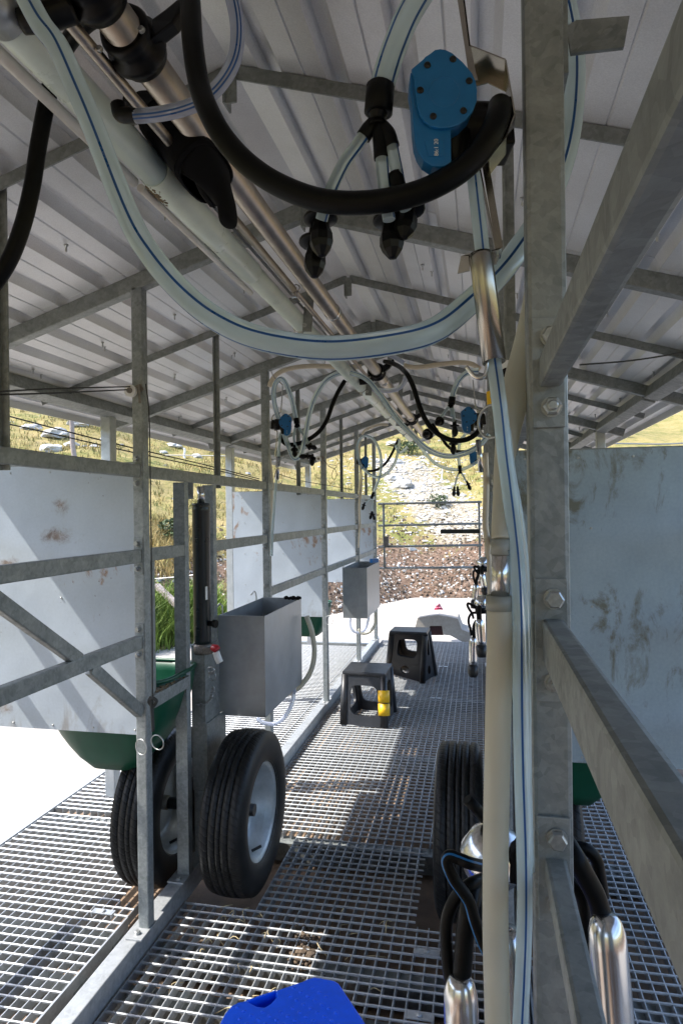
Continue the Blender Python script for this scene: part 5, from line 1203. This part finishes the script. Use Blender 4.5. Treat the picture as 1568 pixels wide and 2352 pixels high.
for x, y, Y, s, lab in ((1060, 790, 2.8, .032, 'middle claw bowl on the right wall behind the silicone tube'), (1080, 60, 3.85, .036, 'far claw bowl on the right wall above the gate rail')):
    c = P(*z7((x, y))[0], Y); t = thing('claw', lab, 'claw', c)
    MB().lathe([(.001, s), (s * .6, s * .9), (s, s * .1), (s, -s * .1), (s * .6, -s * .8), (.001, -s)], c, (.1, -.3, 1), 24).build('bowl', 'steel_cup', t)
    MB().lathe([(s * .9, -s * .5), (s * .8, -s * 1.2), (.001, -s * 1.3)], c, (.1, -.3, 1), 20).build('base', 'hose_black', t)

# hoses under the troughs
for lab, Y, q, r_, mat in [('white hose curving behind and under the near trough', 2.75, ((704, 1415), (716, 1450), (722, 1500), (712, 1545), (685, 1580), (655, 1595), (630, 1598)), .011, 'silicone'),
                   ('pale blue thin hose looping below the near trough', 2.72, ((676, 1570), (672, 1610), (655, 1645), (630, 1662), (605, 1660), (590, 1650)), .0085, 'hose_lilac'),
                   ('white hose looping below the far trough', 4.9, ((863, 1405), (862, 1430), (850, 1450), (832, 1455), (822, 1445)), .011, 'silicone'),
                   ('lilac hose looping below the far trough', 4.9, ((806, 1405), (804, 1435), (815, 1452), (836, 1448), (845, 1425), (848, 1405)), .009, 'hose_lilac')]:
    hose('drain_hose', lab, 'hose', pts(Y, *q), r_, mat, (5,), 16, None, 'hoses under the tin troughs')
# straw caught in the grating
mb = MB(); rr = random.Random(5)
for i in range(46):
    x, y = rr.uniform(-.85, -.25), rr.uniform(1.45, 2.0); a = rr.random() * 6.28; l = rr.uniform(.02, .06); z = rr.uniform(-.02, .004)
    mb.tube([(x, y, z), (x + math.cos(a) * l * .5, y + math.sin(a) * l * .5, z + .006), (x + math.cos(a + .5) * l, y + math.sin(a + .5) * l, z - rr.random() * .02)], .0011, 5, sub=3)
kind(tag(mb.build('straw', 'straw'), 'loose straw caught in the near grating', 'straw'), 'stuff')
mb = MB()
for i in range(60):
    x, y = rr.uniform(-.962, -.935), rr.uniform(1.78, 1.96); lump((x, y, .7235), .004, .006, .003, i, 1, 0, mb)
kind(tag(mb.build('debris', 'mould'), 'brown crumbs on the short left rail', 'crumbs'), 'stuff')

mb = MB()
for i in range(190):
    c = PZ(700 + rr.gauss(0, 16), 2172 + rr.gauss(0, 26), 0) + V((0, 0, rr.uniform(-.022, .001))); s_ = .003 + rr.random() ** 2 * .007; lump(c, s_ * 1.3, s_, s_ * .7, i, 1, 0, mb)
for i in range(260):
    c = V((rr.uniform(-.9, 0), rr.uniform(.9, 5.5), rr.uniform(-.028, -.002))); s_ = .002 + rr.random() ** 3 * .008; lump(c, s_ * 1.4, s_, s_ * .7, i, 1, 0, mb)
kind(tag(mb.build('mud', 'dirt_dark'), 'crumbs of mud caught in the aisle gratings', 'mud'), 'stuff')

# ------------------------------------------------------------------ light
ld = V((.78, .20, -1.0)).normalized()
su = bpy.data.lights.new('sun', 'SUN'); su.energy = 2.6; su.angle = R(.53); su.color = (1, .955, .89)
so = bpy.data.objects.new('sun', su); COL.objects.link(so); so.rotation_euler = ld.to_track_quat('-Z', 'Y').to_euler()
W = bpy.data.worlds.new('World'); S.world = W; W.use_nodes = True; nt = W.node_tree
sky = nt.nodes.new('ShaderNodeTexSky'); sky.sky_type = 'NISHITA'; sky.sun_disc = False
sky.sun_elevation = math.asin(-ld.z); sky.sun_rotation = math.atan2(-ld.x, -ld.y); sky.altitude = 1200; sky.dust_density = 3.5; sky.ozone_density = .5
nt.links.new(sky.outputs[0], nt.nodes['Background'].inputs[0]); nt.nodes['Background'].inputs[1].default_value = .15
S.view_settings.view_transform = 'Standard'; S.view_settings.look = 'None'; S.view_settings.exposure = 2.05; S.view_settings.gamma = 1
S.cycles.max_bounces = 10; S.cycles.diffuse_bounces = 6; S.cycles.transparent_max_bounces = 16
